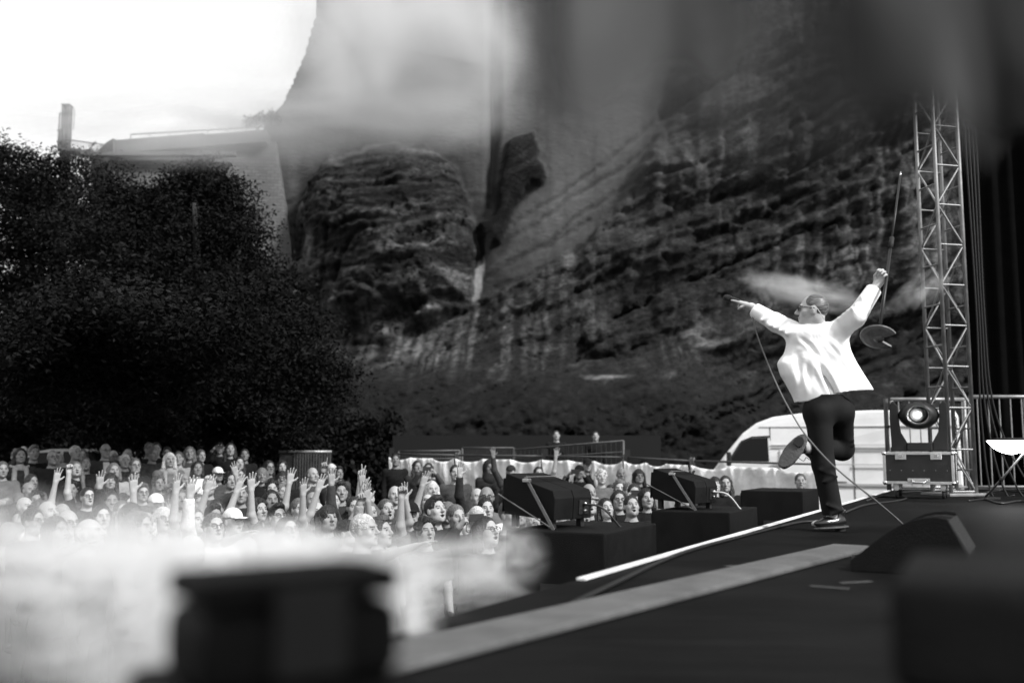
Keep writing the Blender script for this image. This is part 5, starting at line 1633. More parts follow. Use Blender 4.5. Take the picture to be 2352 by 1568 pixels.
# beard shadow and slicked hair
f = Field(hc - .16, hc + .16, .0062)
f.ell((0, -.018, .026), (.0815, .1005, .097), .01, M=HM)
f.ell((0, .115, -.01), (.085, .085, .16), .015, True, M=HM)
f.ell((0, .10, .085), (.035, .07, .05), .03, True, M=HM)
for s in (-1, 1):
    f.ell((s * .085, .045, -.06), (.05, .075, .08), .012, True, M=HM)
    f.ell((s * .085, -.002, -.012), (.02, .026, .036), .008, True, M=HM)
f.ell((0, -.04, -.15), (.12, .14, .10), .015, True, M=HM)
hm = f.mesh('slicked_hair')
def hair_streak(name, g):
    m = mat(name, g, .32, .0); nt = m.node_tree; b = nt.nodes['Principled BSDF']
    tc = nt.nodes.new('ShaderNodeTexCoord'); mp = nt.nodes.new('ShaderNodeMapping'); mp.inputs['Rotation'].default_value = (0, R(18), R(0)); mp.inputs['Scale'].default_value = (10, 60, 160)
    n = nt.nodes.new('ShaderNodeTexNoise'); n.inputs['Scale'].default_value = 1; n.inputs['Detail'].default_value = 3
    r = nt.nodes.new('ShaderNodeMapRange'); r.inputs['From Min'].default_value = .35; r.inputs['From Max'].default_value = .65; r.inputs['To Min'].default_value = g * .35; r.inputs['To Max'].default_value = g * 2.0
    bp = nt.nodes.new('ShaderNodeBump'); bp.inputs['Strength'].default_value = .6; bp.inputs['Distance'].default_value = .004
    nt.links.new(tc.outputs['Object'], mp.inputs[0]); nt.links.new(mp.outputs[0], n.inputs['Vector']); nt.links.new(n.outputs['Fac'], r.inputs['Value'])
    nt.links.new(r.outputs[0], b.inputs['Base Color']); nt.links.new(n.outputs['Fac'], bp.inputs['Height']); nt.links.new(bp.outputs[0], b.inputs['Normal'])
    return m
link('hair', hm, hair_streak('slick_hair', .08), singer)
o = link('sunglasses', SG_ME, None, singer); o.matrix_local = Matrix.Translation(Vector(hc)) @ Matrix(HQ).to_4x4()
mb = MB()
M4 = Matrix.Translation(Vector(hc)) @ Matrix(HQ).to_4x4()
ear = [Vector((-.088, -.006, -.012)), Vector((-.095, .004, .012)), Vector((-.092, -.012, .024)), Vector((-.088, -.03, .005)), Vector((-.082, -.055, -.03)), Vector((-.06, -.085, -.075))]
mb.tube([M4 @ p for p in bez(ear, 5)], .0028, 5); mb.build('ear_monitor', mat('clear_wire', .5, .3), singer, smooth=True)

# jacket
def jacket_mat():
    m = bpy.data.materials.new('white_jacket_cloth'); m.use_nodes = True
    nt = m.node_tree; b = nt.nodes['Principled BSDF']
    b.inputs['Base Color'].default_value = (.86, .86, .86, 1); b.inputs['Roughness'].default_value = .95; b.inputs['Specular IOR Level'].default_value = .1
    tc = nt.nodes.new('ShaderNodeTexCoord')
    w = nt.nodes.new('ShaderNodeTexNoise'); w.inputs['Scale'].default_value = 260; w.inputs['Detail'].default_value = 2
    n = nt.nodes.new('ShaderNodeTexNoise'); n.inputs['Scale'].default_value = 11; n.inputs['Detail'].default_value = 4; n.inputs['Distortion'].default_value = .6
    bp = nt.nodes.new('ShaderNodeBump'); bp.inputs['Strength'].default_value = .25; bp.inputs['Distance'].default_value = .004
    bp2 = nt.nodes.new('ShaderNodeBump'); bp2.inputs['Strength'].default_value = .35; bp2.inputs['Distance'].default_value = .02
    nt.links.new(tc.outputs['Object'], w.inputs['Vector']); nt.links.new(tc.outputs['Object'], n.inputs['Vector'])
    nt.links.new(n.outputs['Fac'], bp2.inputs['Height']); nt.links.new(w.outputs['Fac'], bp.inputs['Height']); nt.links.new(bp2.outputs[0], bp.inputs['Normal']); nt.links.new(bp.outputs[0], b.inputs['Normal'])
    return m
JM = jacket_mat()
MPX = SY / FPX
def row(py_, x0, x1, dy, ry):
    a, b = L3(x0, py_, dy), L3(x1, py_, dy)
    return (a[2], (a[0] + b[0]) / 2, (a[1] + b[1]) / 2, (b[0] - a[0]) / 2, ry)
rows = [row(925, 1822, 2004, .06, .135), row(893, 1808, 2000, .06, .13), row(862, 1792, 1982, .055, .128), row(835, 1790, 1968, .05, .125), row(805, 1801, 1955, .045, .122), row(785, 1808, 1950, .04, .118), row(768, 1815, 1946, .035, .11), row(757, 1830, 1928, .03, .10), row(748, 1850, 1908, .03, .08), row(743, 1858, 1902, .03, .07)]
f = Field(lo, hi, .0088)
c0 = L3(1890, 840, .05)
FOLDS = [(-.075, .02, .07, -.27, .020, .026), (-.13, .14, -.05, .03, .016, .014), (-.21, .08, -.20, -.2, .022, .012), (-.16, .02, -.12, -.24, .018, .010), (.10, .15, .27, -.14, .022, .010), (.0, .16, .10, .05, .016, .008), (.05, -.02, .17, -.2, .02, .010), (-.2, .2, -.10, .12, .014, .012)]
def wr_(X, Y, Z):
    u = X - c0[0]; v = Z - c0[2]
    g = .006 * np.sin(26 * (u + .35 * v) + 2.2 * np.sin(7 * v)) * np.clip(.35 - v, 0, .6) / .35
    g = g + .004 * np.sin(34 * v + 12 * u) * np.exp(-((u + .12) / .10) ** 2)
    g = g + .011 * np.exp(-((u + .02 + .30 * (v + .05)) / .03) ** 2) * np.clip(.12 - v, 0, .3) / .3
    fr = 1 / (1 + np.exp((Y - c0[1] + .02) / .02))
    for (u0, v0, u1, v1, w, dp) in FOLDS:
        L2 = (u1 - u0) ** 2 + (v1 - v0) ** 2
        t = np.clip(((u - u0) * (u1 - u0) + (v - v0) * (v1 - v0)) / L2, 0, 1)
        dd = np.sqrt((u - u0 - (u1 - u0) * t) ** 2 + (v - v0 - (v1 - v0) * t) ** 2)
        g = g + fr * dp * (np.exp(-(dd / w) ** 2) - .45 * np.exp(-((dd - 1.9 * w) / w) ** 2)) * np.sin(np.pi * (.12 + .85 * t))
    return g
f.loft(rows, .02, p=2.4, warp=wr_)
# sleeves with creases
def sleeve(a, b, c, r):
    f.cap(a, b, r[0], r[1], .045); f.cap(b, c, r[1], r[2], .025, flat=True)
    for t in (.2, .45, .68, .88):
        p = a + (b - a) * t; d = unit(b - a); sd_ = unit(np.cross(d, (0.3, -1, .2))); rr = r[0] + (r[1] - r[0]) * t
        f.cap(p + np.array([0, -rr * .72, 0]) - sd_ * .075 + d * .045, p + np.array([0, -rr * .78, 0]) + sd_ * .06 - d * .03, .010, .006, .04)
    for t in (.12, .4):
        p = b + (c - b) * t; d = unit(c - b); sd_ = unit(np.cross(d, (0.2, -1, .1))); rr = r[1] + (r[2] - r[1]) * t
        f.cap(p + np.array([0, -rr * .75, 0]) - sd_ * .06 + d * .03, p + np.array([0, -rr * .8, 0]) + sd_ * .05 - d * .03, .008, .006, .035)
lcuff, rcuff = L3(1733, 712, .28), L3(2008, 664, -.08)
sleeve(lsh + [.02, 0, .0], lel, lcuff, (.075, .068, .058))
sleeve(rsh + [-.01, 0, .0], rel, rcuff, (.078, .070, .058))
f.cap(L3(1858, 762, -.04), L3(1905, 760, -.02), .055, .055, .04)
# open below and at the cuffs; hem slants up to the right
rin = [(z, cx, cy, rx - .03, ry - .03) for z, cx, cy, rx, ry in rows if z < rows[3][0]]
f.loft(rin, .006, sub=True, p=2.4)
h0, h1 = L3(1828, 922), L3(2002, 894)
f.op(lambda X, Y, Z: (Z - (h0[2] + (h1[2] - h0[2]) * (X - h0[0]) / (h1[0] - h0[0]) + .012 * np.sin(11 * X)))  + 0 * Y, lo, (hi[0], hi[1], float(rows[3][0])), .004, sub=True)
for a, c in ((lel, lcuff), (rel, rcuff)):
    d = unit(c - a); f.cap(c - d * .06, c + d * .03, .044, .046, .004, sub=True)
f.cap(neck - [0, 0, .05], neck + [0, 0, .1], .062, .066, .004, sub=True)
# the open front on the far left
ff = L3(1800, 840, .30); 
jk = f.mesh('white_jacket')
jacket = link('jacket', jk, JM, singer)
# collar
mb = MB(); n = 18
ring = []
for k in range(n + 1):
    a = math.pi * (-.15 + 1.3 * k / n) + math.pi
    ring.append((neck + np.array([.085 * math.cos(a) + .0, .085 * math.sin(a) + .01, 0.008 + .012 * math.sin(a)]), neck + np.array([.070 * math.cos(a), .070 * math.sin(a) + .005, .045 + .01 * math.sin(a)])))
V = [tuple(p) for a, b in ring for p in (a, b)]
F_ = [(2 * i, 2 * i + 2, 2 * i + 3, 2 * i + 1) for i in range(n)]
o = link('collar', pyd('collar', V, F_), JM, singer, smooth=True); md = o.modifiers.new('t', 'SOLIDIFY'); md.thickness = .008
# pocket flap and back seam
mb = MB(); a, b = L3(1832, 905, -.16), L3(1872, 897, -.17)
# trousers
TRO = mat('black_trouser', .006, .8, .35, 9, .15, 18, spec=.2)
f = Field((lo[0] + .3, lo[1], .0), (hi[0] - .3, hi[1], float(L3(1900, 906)[2])), .0105)
wt = lambda X, Y, Z: .0
f.cap(pel + [0, 0, -.02], pel + [0, 0, .1], .118, .112, .05)
f.cap(lhip + [-.005, 0, .0], rhip + [.005, 0, 0], .100, .100, .05)
f.cap(lhip, lkn, .098, .080, .05); f.cap(lkn, lan + [0, 0, .03], .078, .074, .03, flat=True)
f.cap(rhip, rkn, .108, .088, .05); f.cap(rkn, ran + (rkn - ran) * .12, .086, .074, .03, flat=True)
for k, t in enumerate((.05, .15, .28, .8, .9)):
    p = lkn + (lan - lkn) * t; sx_ = 1 if k % 2 else -1
    f.cap(p + [-.06 * sx_, -.07, .02], p + [.05 * sx_, -.075, -.02], .008, .006, .02)
for t in (.75, .88):
    p = rhip + (rkn - rhip) * t
    f.cap(p + [-.06, -.08, .02], p + [.07, -.08, -.01], .010, .008, .02)
link('trousers', f.mesh('trousers'), TRO, singer)
# shoes: upper, sole, heel
SHOE = mat('patent_leather', .010, .18, spec=.6)
SOLE = mat('leather_sole', .06, .5, .35, 14, .3, 60)
def shoe(heel, toe, up, name):
    heel, toe = np.array(heel), np.array(toe)
    y = unit(toe - heel); z = unit(np.array(up) - y * (np.array(up) @ y)); x = np.cross(y, z); Q = np.stack([x, y, z], 1)
    L = np.linalg.norm(toe - heel)
    M = (heel, Q)
    f = Field(np.minimum(heel, toe) - .16, np.maximum(heel, toe) + .16, .0075)
    f.ell((0, .05, .035), (.040, .07, .042), .02, M=M); f.ell((0, L - .11, .028), (.047, .115, .034), .03, M=M)
    f.capM(M, (0, .05, .03), (0, L - .09, .035), .036, .032, .03)
    f.capM(M, (0, .045, .05), (0, .03, .10), .040, .045, .02)
    sh_ = link('shoe', f.mesh(name), SHOE, singer)
    f = Field(np.minimum(heel, toe) - .14, np.maximum(heel, toe) + .14, .006)
    f.ell((0, L - .11, -.006), (.053, .122, .009), .01, M=M); f.ell((0, .07, -.006), (.040, .09, .009), .02, M=M)
    link('sole', f.mesh(name + '_sole'), SOLE, sh_)
    P = [(.034 * math.cos(a), .035 + .045 * math.sin(a) if math.sin(a) < .6 else .062, 0) for a in np.linspace(0, 2 * math.pi, 17)[:-1]]
    mb = MB(); V = [heel + Q @ np.array(p) + z * dz for dz in (-.036, -.012) for p in P]; n = len(P)
    mb.add(V, [tuple(range(n)), tuple(reversed(range(n, 2 * n)))] + [(i, (i + 1) % n, (i + 1) % n + n, i + n) for i in range(n)])
    mb.build('heel', RUBB, sh_)
    return sh_
shoe(L3(1938, 1209, .02) * [1, 1, 0] + [0, 0, .037], L3(1872, 1213, -.05) * [1, 1, 0] + [0, 0, .028], (0, 0, 1), 'shoe_standing')
sr_ = shoe(L3(1842, 1010, -.12), L3(1795, 1072, -.12), (.74, .42, .52), 'shoe_raised')
mb = MB(); lc = [L3(1832, 1050, -.03), L3(1846, 1058, -.04), L3(1852, 1050, -.05), L3(1862, 1056, -.05), L3(1868, 1048, -.04), L3(1860, 1046, -.05)]
mb.tube(bez(lc, 6), .0025, 5); mb.build('lace', mat('lace', .02, .8), singer)

# microphone, its lead, and the stand with a notched round base
mo = Vector(S3(1700, 693, .38)); mhead = Vector(S3(1655, 679, .48))
mic = empty('microphone', mo); tag(mic, 'black handheld microphone pointed at the audience', 'microphone')
dm = (mhead - mo).normalized()
qm = dm.to_track_quat('Z', 'Y').to_matrix()
MB().lathe([(.010, -.10), (.013, -.09), (.0165, .0), (.020, .075), (.021, .085)], 16, qm).build('handle', mat('mic_black', .012, .35), mic, smooth=True)
MB().lathe([(.021, .085), (.026, .09), (.027, .097), (.0265, .104), (.0255, .12), (.021, .136), (.012, .146), (.002, .149)], 16, qm).build('grille_ball', mat('mic_grille', .02, .5, bump=.8, bscale=500), mic, smooth=True)
c0_ = mo - dm * .10
pts = [c0_, Vector(S3(1726, 712, .28)), Vector(S3(1738, 765, .22)), Vector(S3(1762, 830, .12)), Vector(S3(1790, 895, -.05)), Vector(S3(1822, 955, -.2)), Vector(S3(1850, 998, -.35)), Vector(S3(1895, 1050, -.5)), Vector(S3(1940, 1092, -.65)), Vector(S3(2000, 1140, -.85)), onst(2062, 1192, .02), onst(2120, 1245, .012), onst(2250, 1330, .012), onst(2400, 1370, .012)]
cable('microphone_cable', 'grey microphone lead falling from the singer to the floor', pts, .006, .12, 8)
s0, s1 = Vector(S3(2018, 776, -.42)), Vector(S3(2068, 404, .44))
ms = empty('microphone_stand', s0); tag(ms, 'black microphone stand with notched round base held aloft', 'stand')
ds = (s1 - s0).normalized(); Ls = (s1 - s0).length
qs = ds.to_track_quat('Z', 'Y').to_matrix()
MB().tube([Vector((0, 0, 0)), ds * Ls * .56], .0125, 10).build('lower_tube', mat('stand_black', .010, .4), ms, smooth=True)
MB().tube([ds * Ls * .55, ds * Ls], .009, 10).build('upper_tube', mat('stand_black', .010, .4), ms, smooth=True)
MB().tube([ds * Ls * .52, ds * Ls * .585], .018, 12).build('clutch', RUBB, ms, smooth=True)
MB().tube([ds * Ls, ds * (Ls + .05)], [.008, .006], 8).build('clip_thread', CHROME, ms, smooth=True)
# the base: a disc with a notch, dished, seen from above
bn = -ds
bq = bn.to_track_quat('Z', 'X').to_matrix()
t1 = Vector(bq @ Vector((1, 0, 0))); t2 = Vector(bq @ Vector((0, 1, 0)))
dir_n = Vector((1, -.2, -.15)); ang0 = math.atan2(dir_n.dot(t2), dir_n.dot(t1))
V, F_ = [], []
na = 48; halfgap = .62
prof = [(.030, .012), (.055, .010), (.10, .004), (.122, -.004), (.126, -.012), (.118, -.016), (.05, -.006), (.030, -.004)]
ringn = len(prof)
for k in range(na + 1):
    a = ang0 + halfgap + (2 * math.pi - 2 * halfgap) * k / na
    for r_, z_ in prof:
        V.append(t1 * (r_ * math.cos(a)) + t2 * (r_ * math.sin(a)) + bn * z_)
for k in range(na):
    for i in range(ringn):
        j = (i + 1) % ringn
        F_.append((k * ringn + i, k * ringn + j, (k + 1) * ringn + j, (k + 1) * ringn + i))
F_.append(tuple(range(ringn))); F_.append(tuple(reversed(range(na * ringn, (na + 1) * ringn))))
mb = MB(); mb.add(V, F_); mb.build('base', mat('cast_iron_base', .16, .5, .4, 12, .3, 60), ms)
MB().lathe([(.036, -.008), (.036, .014), (.020, .022), (.018, .03)], 18, bq).build('hub', mat('hub_iron', .07, .4), ms, smooth=True)
# ------------------------------------------------------------------ the audience
def head_spot(px_, py_, sc=1.0):
    for k in range(1200):
        Y = 6.0 + k * .02
        p = at(px_, py_, Y)
        if p.z - float(ground_z(p.x, Y)) - 1.638 * sc < 0: break
    return p.x, Y, float(ground_z(p.x, Y))
TAKEN = []
N_PEOPLE = [0]
PHONES = []
def yaw_to(x, y, tx=1.3, ty=5.6):
    return math.atan2(-(tx - x), ty - y)
def put(x, y, z, yaw, pose, hair, hcol, top, label, **kw):
    if label in USED: raise ValueError('label twice: ' + label)
    USED.add(label); TAKEN.append((x, y))
    o = person((x, y, z), yaw, pose, hair, hcol, top, label, **kw)
    if pose == 'filming with a phone': PHONES.append((o, label))
    return o
K = .98
LEG = 'charcoal'
N = [
 (47, 1068, 'standing with arms down', 'bob', 'black', 'charcoal', 'woman in black coat with long white scarf under the tall tree', dict(skin=.20, sc=1.03, extra='scarf')),
 (5, 1100, 'with folded arms', 'short', 'grey', 'grey', 'person with folded arms and grey top cut by the frame edge', dict(skin=.27)),
 (123, 1072, 'standing with arms down', None, None, 'black', 'bald man with glasses in black under the tall tree', dict(skin=.20, sc=1.02, glasses=1)),
 (178, 1100, 'singing with open mouth', 'long', 'fair', 'black', 'laughing woman with long fair hair in black near the trees', dict(skin=.34)),
 (247, 1056, 'with folded arms', 'side', 'grey', 'dark grey', 'balding man in dark jacket over pale printed shirt, standing under the trees', dict(skin=.34, sc=1.04, glasses=1, extra='shirt_front')),
 (266, 1104, 'standing with arms down', 'bob', 'fair', 'light grey', 'fair-haired person in pale jacket below the standing balding man', dict(skin=.27)),
 (258, 1128, 'standing with arms down', 'fringe', 'dark', 'dark grey', 'woman with dark fringe in front of the pale jacket', dict(skin=.27)),
 (316, 1092, 'standing with arms down', 'short', 'grey', 'black', 'man with grey hair and glasses in black behind the front crowd', dict(skin=.27, glasses=1)),
 (366, 1052, 'with folded arms', 'short', 'dark', 'grey', 'man in grey sweater with folded arms on the rise', dict(skin=.27, sc=1.03, legs='dark grey')),
 (397, 1078, 'clapping', 'bob', 'white', 'grey', 'white-haired woman clapping in grey jacket with pale collar', dict(skin=.27, extra='scarf')),
 (414, 1045, 'standing with arms down', 'short', 'dark', 'black', 'man in black with white collar behind the clapping woman', dict(skin=.27, glasses=1)),
 (444, 1062, 'standing with arms down', 'long', 'fair', 'dark grey', 'woman with long fair hair in patterned dark top on the rise', dict(skin=.27)),
 (462, 1098, 'standing with arms down', 'bob', 'dark', 'white', 'dark-haired woman in white top below the trees', dict(skin=.20, sc=.98)),
 (510, 1112, 'standing with arms down', None, None, 'dark grey', 'person in white cap below the dark trees', dict(skin=.20, hat='cap', hatcol='white', sc=.98)),
 (515, 1050, 'filming with a phone', 'bob', 'dark', 'black', 'woman in black filming with a phone beneath the broad tree', dict(skin=.27)),
 (573, 1066, 'standing with arms down', 'short', 'dark', 'black', 'man in black beneath the broad tree beside the barrier', dict(skin=.20)),
 (560, 1086, 'standing with arms down', 'long', 'black', 'black', 'woman with long black hair and bare neck below the broad tree', dict(skin=.34)),
 (76, 1222, 'standing with arms down', 'short', 'black', 'black', 'dark-haired man with glasses in black at the outer front rows', dict(skin=.27, glasses=1)),
 (130, 1246, 'reaching out towards the stage', 'bob', 'black', 'black', 'woman with chin-length black hair stretching a hand forward', dict(skin=.20)),
 (158, 1226, 'standing with arms down', None, None, 'charcoal', 'bald man with glasses beside the dark-haired woman in front', dict(skin=.34, glasses=1)),
 (210, 1250, 'singing with open mouth', 'side', 'white', 'grey', 'white-haired singing person with head tilted back', dict(skin=.40)),
 (237, 1212, 'standing with arms down', 'long', 'black', 'black', 'pale woman with long black hair in the bright front crowd', dict(skin=.40)),
 (92, 1202, 'standing with arms down', 'curly', 'grey', 'charcoal', 'grey curly-haired person behind the man with glasses', dict(skin=.27)),
 (205, 1165, 'raising a fist', 'short', 'dark', 'black', 'person raising a bare clenched fist above the crowd', dict(skin=.40, glasses=1)),
 (365, 1182, 'standing with arms down', None, None, 'charcoal', 'person in white cap with dark peak amid raised hands', dict(skin=.34, hat='cap', hatcol='white')),
 (382, 1218, 'stretching both open hands up', 'bob', 'white', 'light grey', 'white-haired woman stretching both hands up in the bright patch', dict(skin=.40, glasses=1)),
 (285, 1200, 'raising one open hand', 'short', 'grey', 'charcoal', 'grey-haired person spreading one hand above the front crowd', dict(skin=.34)),
 (455, 1222, 'stretching both open hands up', 'long', 'fair', 'grey', 'fair long-haired person with both palms spread wide overhead', dict(skin=.40)),
 (500, 1236, 'raising one open hand', 'short', 'fair', 'white', 'person in white lifting one wide open palm', dict(skin=.40, glasses=1)),
 (545, 1222, 'reaching out towards the stage', None, None, 'light grey', 'person in white cap and pale top reaching to the stage', dict(skin=.40, hat='cap', hatcol='white')),
 (605, 1196, 'raising the other open hand', 'curly', 'dark', 'charcoal', 'curly-haired man raising his left hand with spread fingers', dict(skin=.34)),
 (650, 1212, 'stretching both open hands up', 'quiff', 'black', 'dark grey', 'young man with glasses and swept-up hair behind raised palms', dict(skin=.40, glasses=1)),
 (700, 1194, 'filming with a phone', 'short', 'fair', 'grey', 'fair-haired person filming with a phone amid raised hands', dict(skin=.40)),
 (742, 1202, 'singing with open mouth', 'side', 'fair', 'charcoal', 'shouting man with head thrown back beside a raised palm', dict(skin=.40)),
 (780, 1176, 'making a two-finger sign', 'short', 'black', 'black', 'person making a two-finger sign before the barrier', dict(skin=.40)),
 (636, 1146, 'standing with arms down', 'curly', 'black', 'charcoal', 'man with thick dark curls behind the raised hands', dict(skin=.34)),
 (800, 1150, 'standing with arms down', 'fringe', 'dark', 'dark grey', 'dark fringed young person beside the first banner', dict(skin=.34)),
 (860, 1168, 'standing with arms down', 'quiff', 'black', 'black', 'young man with black swept-up hair staring at the stage', dict(skin=.40, sc=1.03)),
 (830, 1190, 'raising one open hand', 'short', 'dark', 'dark grey', 'person spreading a palm beside the staring young man', dict(skin=.34)),
 (905, 1196, 'stretching both open hands up', 'short', 'grey', 'black', 'grey-haired person in black with both hands up near the capped man', dict(skin=.34)),
 (925, 1160, 'standing with arms down', None, None, 'dark grey', 'round-faced bald man before the first banner', dict(skin=.40)),
 (962, 1204, 'standing with arms down', 'short', 'dark', 'charcoal', 'smiling man in dark cap in the front rows', dict(skin=.34, hat='cap', hatcol='black')),
 (1020, 1196, 'singing with open mouth', 'quiff', 'dark', 'black', 'dark-haired man in black shirt singing in the front row', dict(skin=.40, sc=1.05)),
 (1068, 1212, 'filming with a phone', 'short', 'fair', 'dark grey', 'fair-haired person filming with a phone beside the singing man', dict(skin=.34)),
 (1000, 1176, 'singing with open mouth', 'bob', 'fair', 'grey', 'fair-haired singing woman with glasses behind the front row', dict(skin=.40, glasses=1)),
 (1012, 1148, 'standing with arms down', 'bob', 'white', 'light grey', 'white-haired woman in pale top before the first banner', dict(skin=.40)),
 (1138, 1192, 'standing with arms down', 'short', 'black', 'white', 'short-haired man in white shirt beside the near strapped speaker', dict(skin=.40)),
 (1118, 1166, 'raising one open hand', 'side', 'grey', 'charcoal', 'balding man raising an open hand beside the near speaker', dict(skin=.40)),
 (1140, 1246, 'singing with open mouth', 'bob', 'dark', 'dark grey', 'woman with glasses singing right below the near speaker', dict(skin=.40, glasses=1)),
 (927, 1078, 'standing with arms down', 'short', 'black', 'black', 'stern man in black standing against the first banner', dict(skin=.20, sc=1.05)),
 (977, 1094, 'standing with arms down', 'long', 'dark', 'charcoal', 'long-haired bearded man against the first banner', dict(skin=.27)),
 (1004, 1100, 'filming with a phone', 'bob', 'dark', 'dark grey', 'woman filming with a phone against the first banner', dict(skin=.27)),
 (1067, 1108, 'standing with arms down', 'short', 'dark', 'dark grey', 'heavy man in dark jacket before the gap between banners', dict(skin=.34, sc=1.06)),
 (1147, 1096, 'standing with arms down', 'hood', None, 'charcoal', 'hooded person in dark sweater against the second banner', dict(skin=.20, sc=1.03)),
 (1197, 1106, 'raising one open hand', 'short', 'black', 'dark grey', 'man in dark cap with raised hand against the second banner', dict(skin=.27, hat='cap', hatcol='charcoal')),
 (1262, 1110, 'raising the other open hand', 'short', 'dark', 'grey', 'person raising an arm at the third banner edge', dict(skin=.34)),
 (1358, 1106, 'filming with a phone', 'short', 'black', 'black', 'man in black cap filming before the third banner', dict(skin=.20, hat='cap', hatcol='black')),
 (1377, 1090, 'standing with arms down', 'short', 'black', 'black', 'tall man in black cap behind the filming man', dict(skin=.27, hat='cap', hatcol='black', sc=1.04)),
 (1409, 1118, 'standing with arms down', 'curly', 'white', 'grey', 'white curly-haired woman before the third banner', dict(skin=.40)),
 (1456, 1112, 'standing with arms down', None, None, 'dark grey', 'bald person in dark grey before the third banner post', dict(skin=.20)),
 (1497, 1116, 'standing with arms down', 'fringe', 'black', 'black', 'dark fringed man with glasses before the fourth banner', dict(skin=.27, glasses=1)),
 (1383, 1184, 'singing with open mouth', 'long', 'fair', 'charcoal', 'singing woman with flower crown between the strapped speakers', dict(skin=.40, hat='crown', hatcol='light grey', sc=.98)),
 (1420, 1192, 'singing with open mouth', 'bob', 'black', 'white', 'dark-haired woman in white top between the strapped speakers', dict(skin=.40, sc=.98)),
 (1450, 1172, 'standing with arms down', 'bob', 'dark', 'black', 'woman with glasses in black behind the woman in white', dict(skin=.34, glasses=1)),
 (1480, 1186, 'singing with open mouth', 'short', 'dark', 'black', 'smiling woman in black next to the farther speaker stack', dict(skin=.34)),
 (1452, 1146, 'standing with arms down', 'curly', 'fair', 'grey', 'fair curly-haired woman between the strapped speakers', dict(skin=.40)),
 (1475, 1152, 'standing with arms down', 'short', 'fair', 'grey', 'fair short-haired man between the strapped speakers', dict(skin=.40)),
 (1515, 1168, 'standing with arms down', 'bob', 'black', 'black', 'black-haired woman half hidden by the farther speaker', dict(skin=.34)),
 (1676, 1136, 'singing with open mouth', 'fringe', 'black', 'black', 'dark fringed woman in black beside the farther strapped speaker', dict(skin=.40)),
 (1700, 1134, 'standing with arms down', 'long', 'dark', 'black', 'long-haired woman standing behind the dark fringed woman', dict(skin=.34)),
 (1662, 1150, 'standing with arms down', 'short', 'fair', 'grey', 'child-sized person peeping beside the farther speaker', dict(skin=.34, sc=.93)),
 (1876, 1128, 'standing with arms down', 'short', 'grey', 'charcoal', 'grey-haired man peering over the lone subwoofer', dict(skin=.34)),
 (1510, 1090, 'standing with arms down', 'short', 'black', 'black', 'person in black cap behind the farther strapped speaker', dict(skin=.20, hat='cap', hatcol='black')),
]
# scarf and pale shirt front, worn over the upper garment
f = Field((-.25, -.2, .9), (.25, .25, 1.55), .012)
f.cap((-.10, -.02, 1.46), (.10, -.02, 1.46), .055, .055, .03); f.cap((0, .05, 1.45), (0, -.08, 1.46), .07, .06, .03)
for s in (-1, 1):
    f.cap((s * .08, .08, 1.43), (s * .095, .155, 1.20), .038, .042, .02); f.cap((s * .095, .155, 1.20), (s * .10, .16, .95), .042, .05, .02)
f.cap((0, 0, 1.40), (0, 0, 1.60), .066, .066, .004, sub=True)
SCARF = f.mesh('scarf'); SCARF.materials.append(None)
f = Field((-.12, .0, .95), (.12, .25, 1.45), .01)
f.loft([(z, cx, cy, rx + .016, ry + .030) for z, cx, cy, rx, ry in TORSO if .9 < z < 1.46], .01)
f.op(lambda X, Y, Z: .05 - .03 * (Z - 1.2) - np.abs(X) + 0 * Y + 0 * Z, (-.2, -.1, .9), (.2, .3, 1.5), .003, sub=True) if False else None
f.op(lambda X, Y, Z: .055 - np.abs(X) + 0 * Y + 0 * Z, (-.2, -.1, .9), (.2, .3, 1.5), .004, sub=True)
f.op(lambda X, Y, Z: Y - .06 + 0 * X + 0 * Z, (-.2, -.1, .9), (.2, .3, 1.5), .004, sub=True)
SHF = f.mesh('shirt_front'); SHF.materials.append(None)
for (x, y, pose, hair, hcol, top, label, kw) in N:
    sc = kw.get('sc', 1.0)
    X_, Y_, Z_ = head_spot(x * K, y * K, sc)
    o = put(X_, Y_, Z_, yaw_to(X_, Y_) + random.uniform(-.25, .25), pose, hair, hcol, top, label, **kw)
    if kw.get('extra'):
        e_ = bpy.data.objects.new(kw['extra'], SCARF if kw['extra'] == 'scarf' else SHF); COL.objects.link(e_); e_.parent = o
        set_mats(e_, [CLO['white'] if kw['extra'] == 'shirt_front' else CLO['light grey']])

# two people up behind the hoarding line
for (x, y, hair, lab) in ((1304, 1020, 'short', 'shadowy person above the fence against the black hoarding, the nearer to the trees'), (1396, 1022, 'short', 'shadowy person above the fence against the black hoarding, the nearer to the van')):
    p = at(x * K, y * K, 24.6); g_ = float(ground_z(p.x, 24.6)); s_ = 1.0
    put(p.x, 24.6, p.z - 1.638, yaw_to(p.x, 24.6), 'standing with arms down', hair, 'black', 'black', lab, skin=.34)
    r_ = MB().box((0, 0, (p.z - 1.638 + g_) / 2 - g_ / 2 - g_ / 2 + g_ / 2), (1.1, .8, max(.05, p.z - 1.638 - g_))).build('riser', mat('riser_ply', .02, .8), loc=(p.x, 24.6, g_))
    tag(r_, 'low black riser under the shadowy person ' + ('nearer to the trees' if x < 1350 else 'nearer to the van'), 'riser')

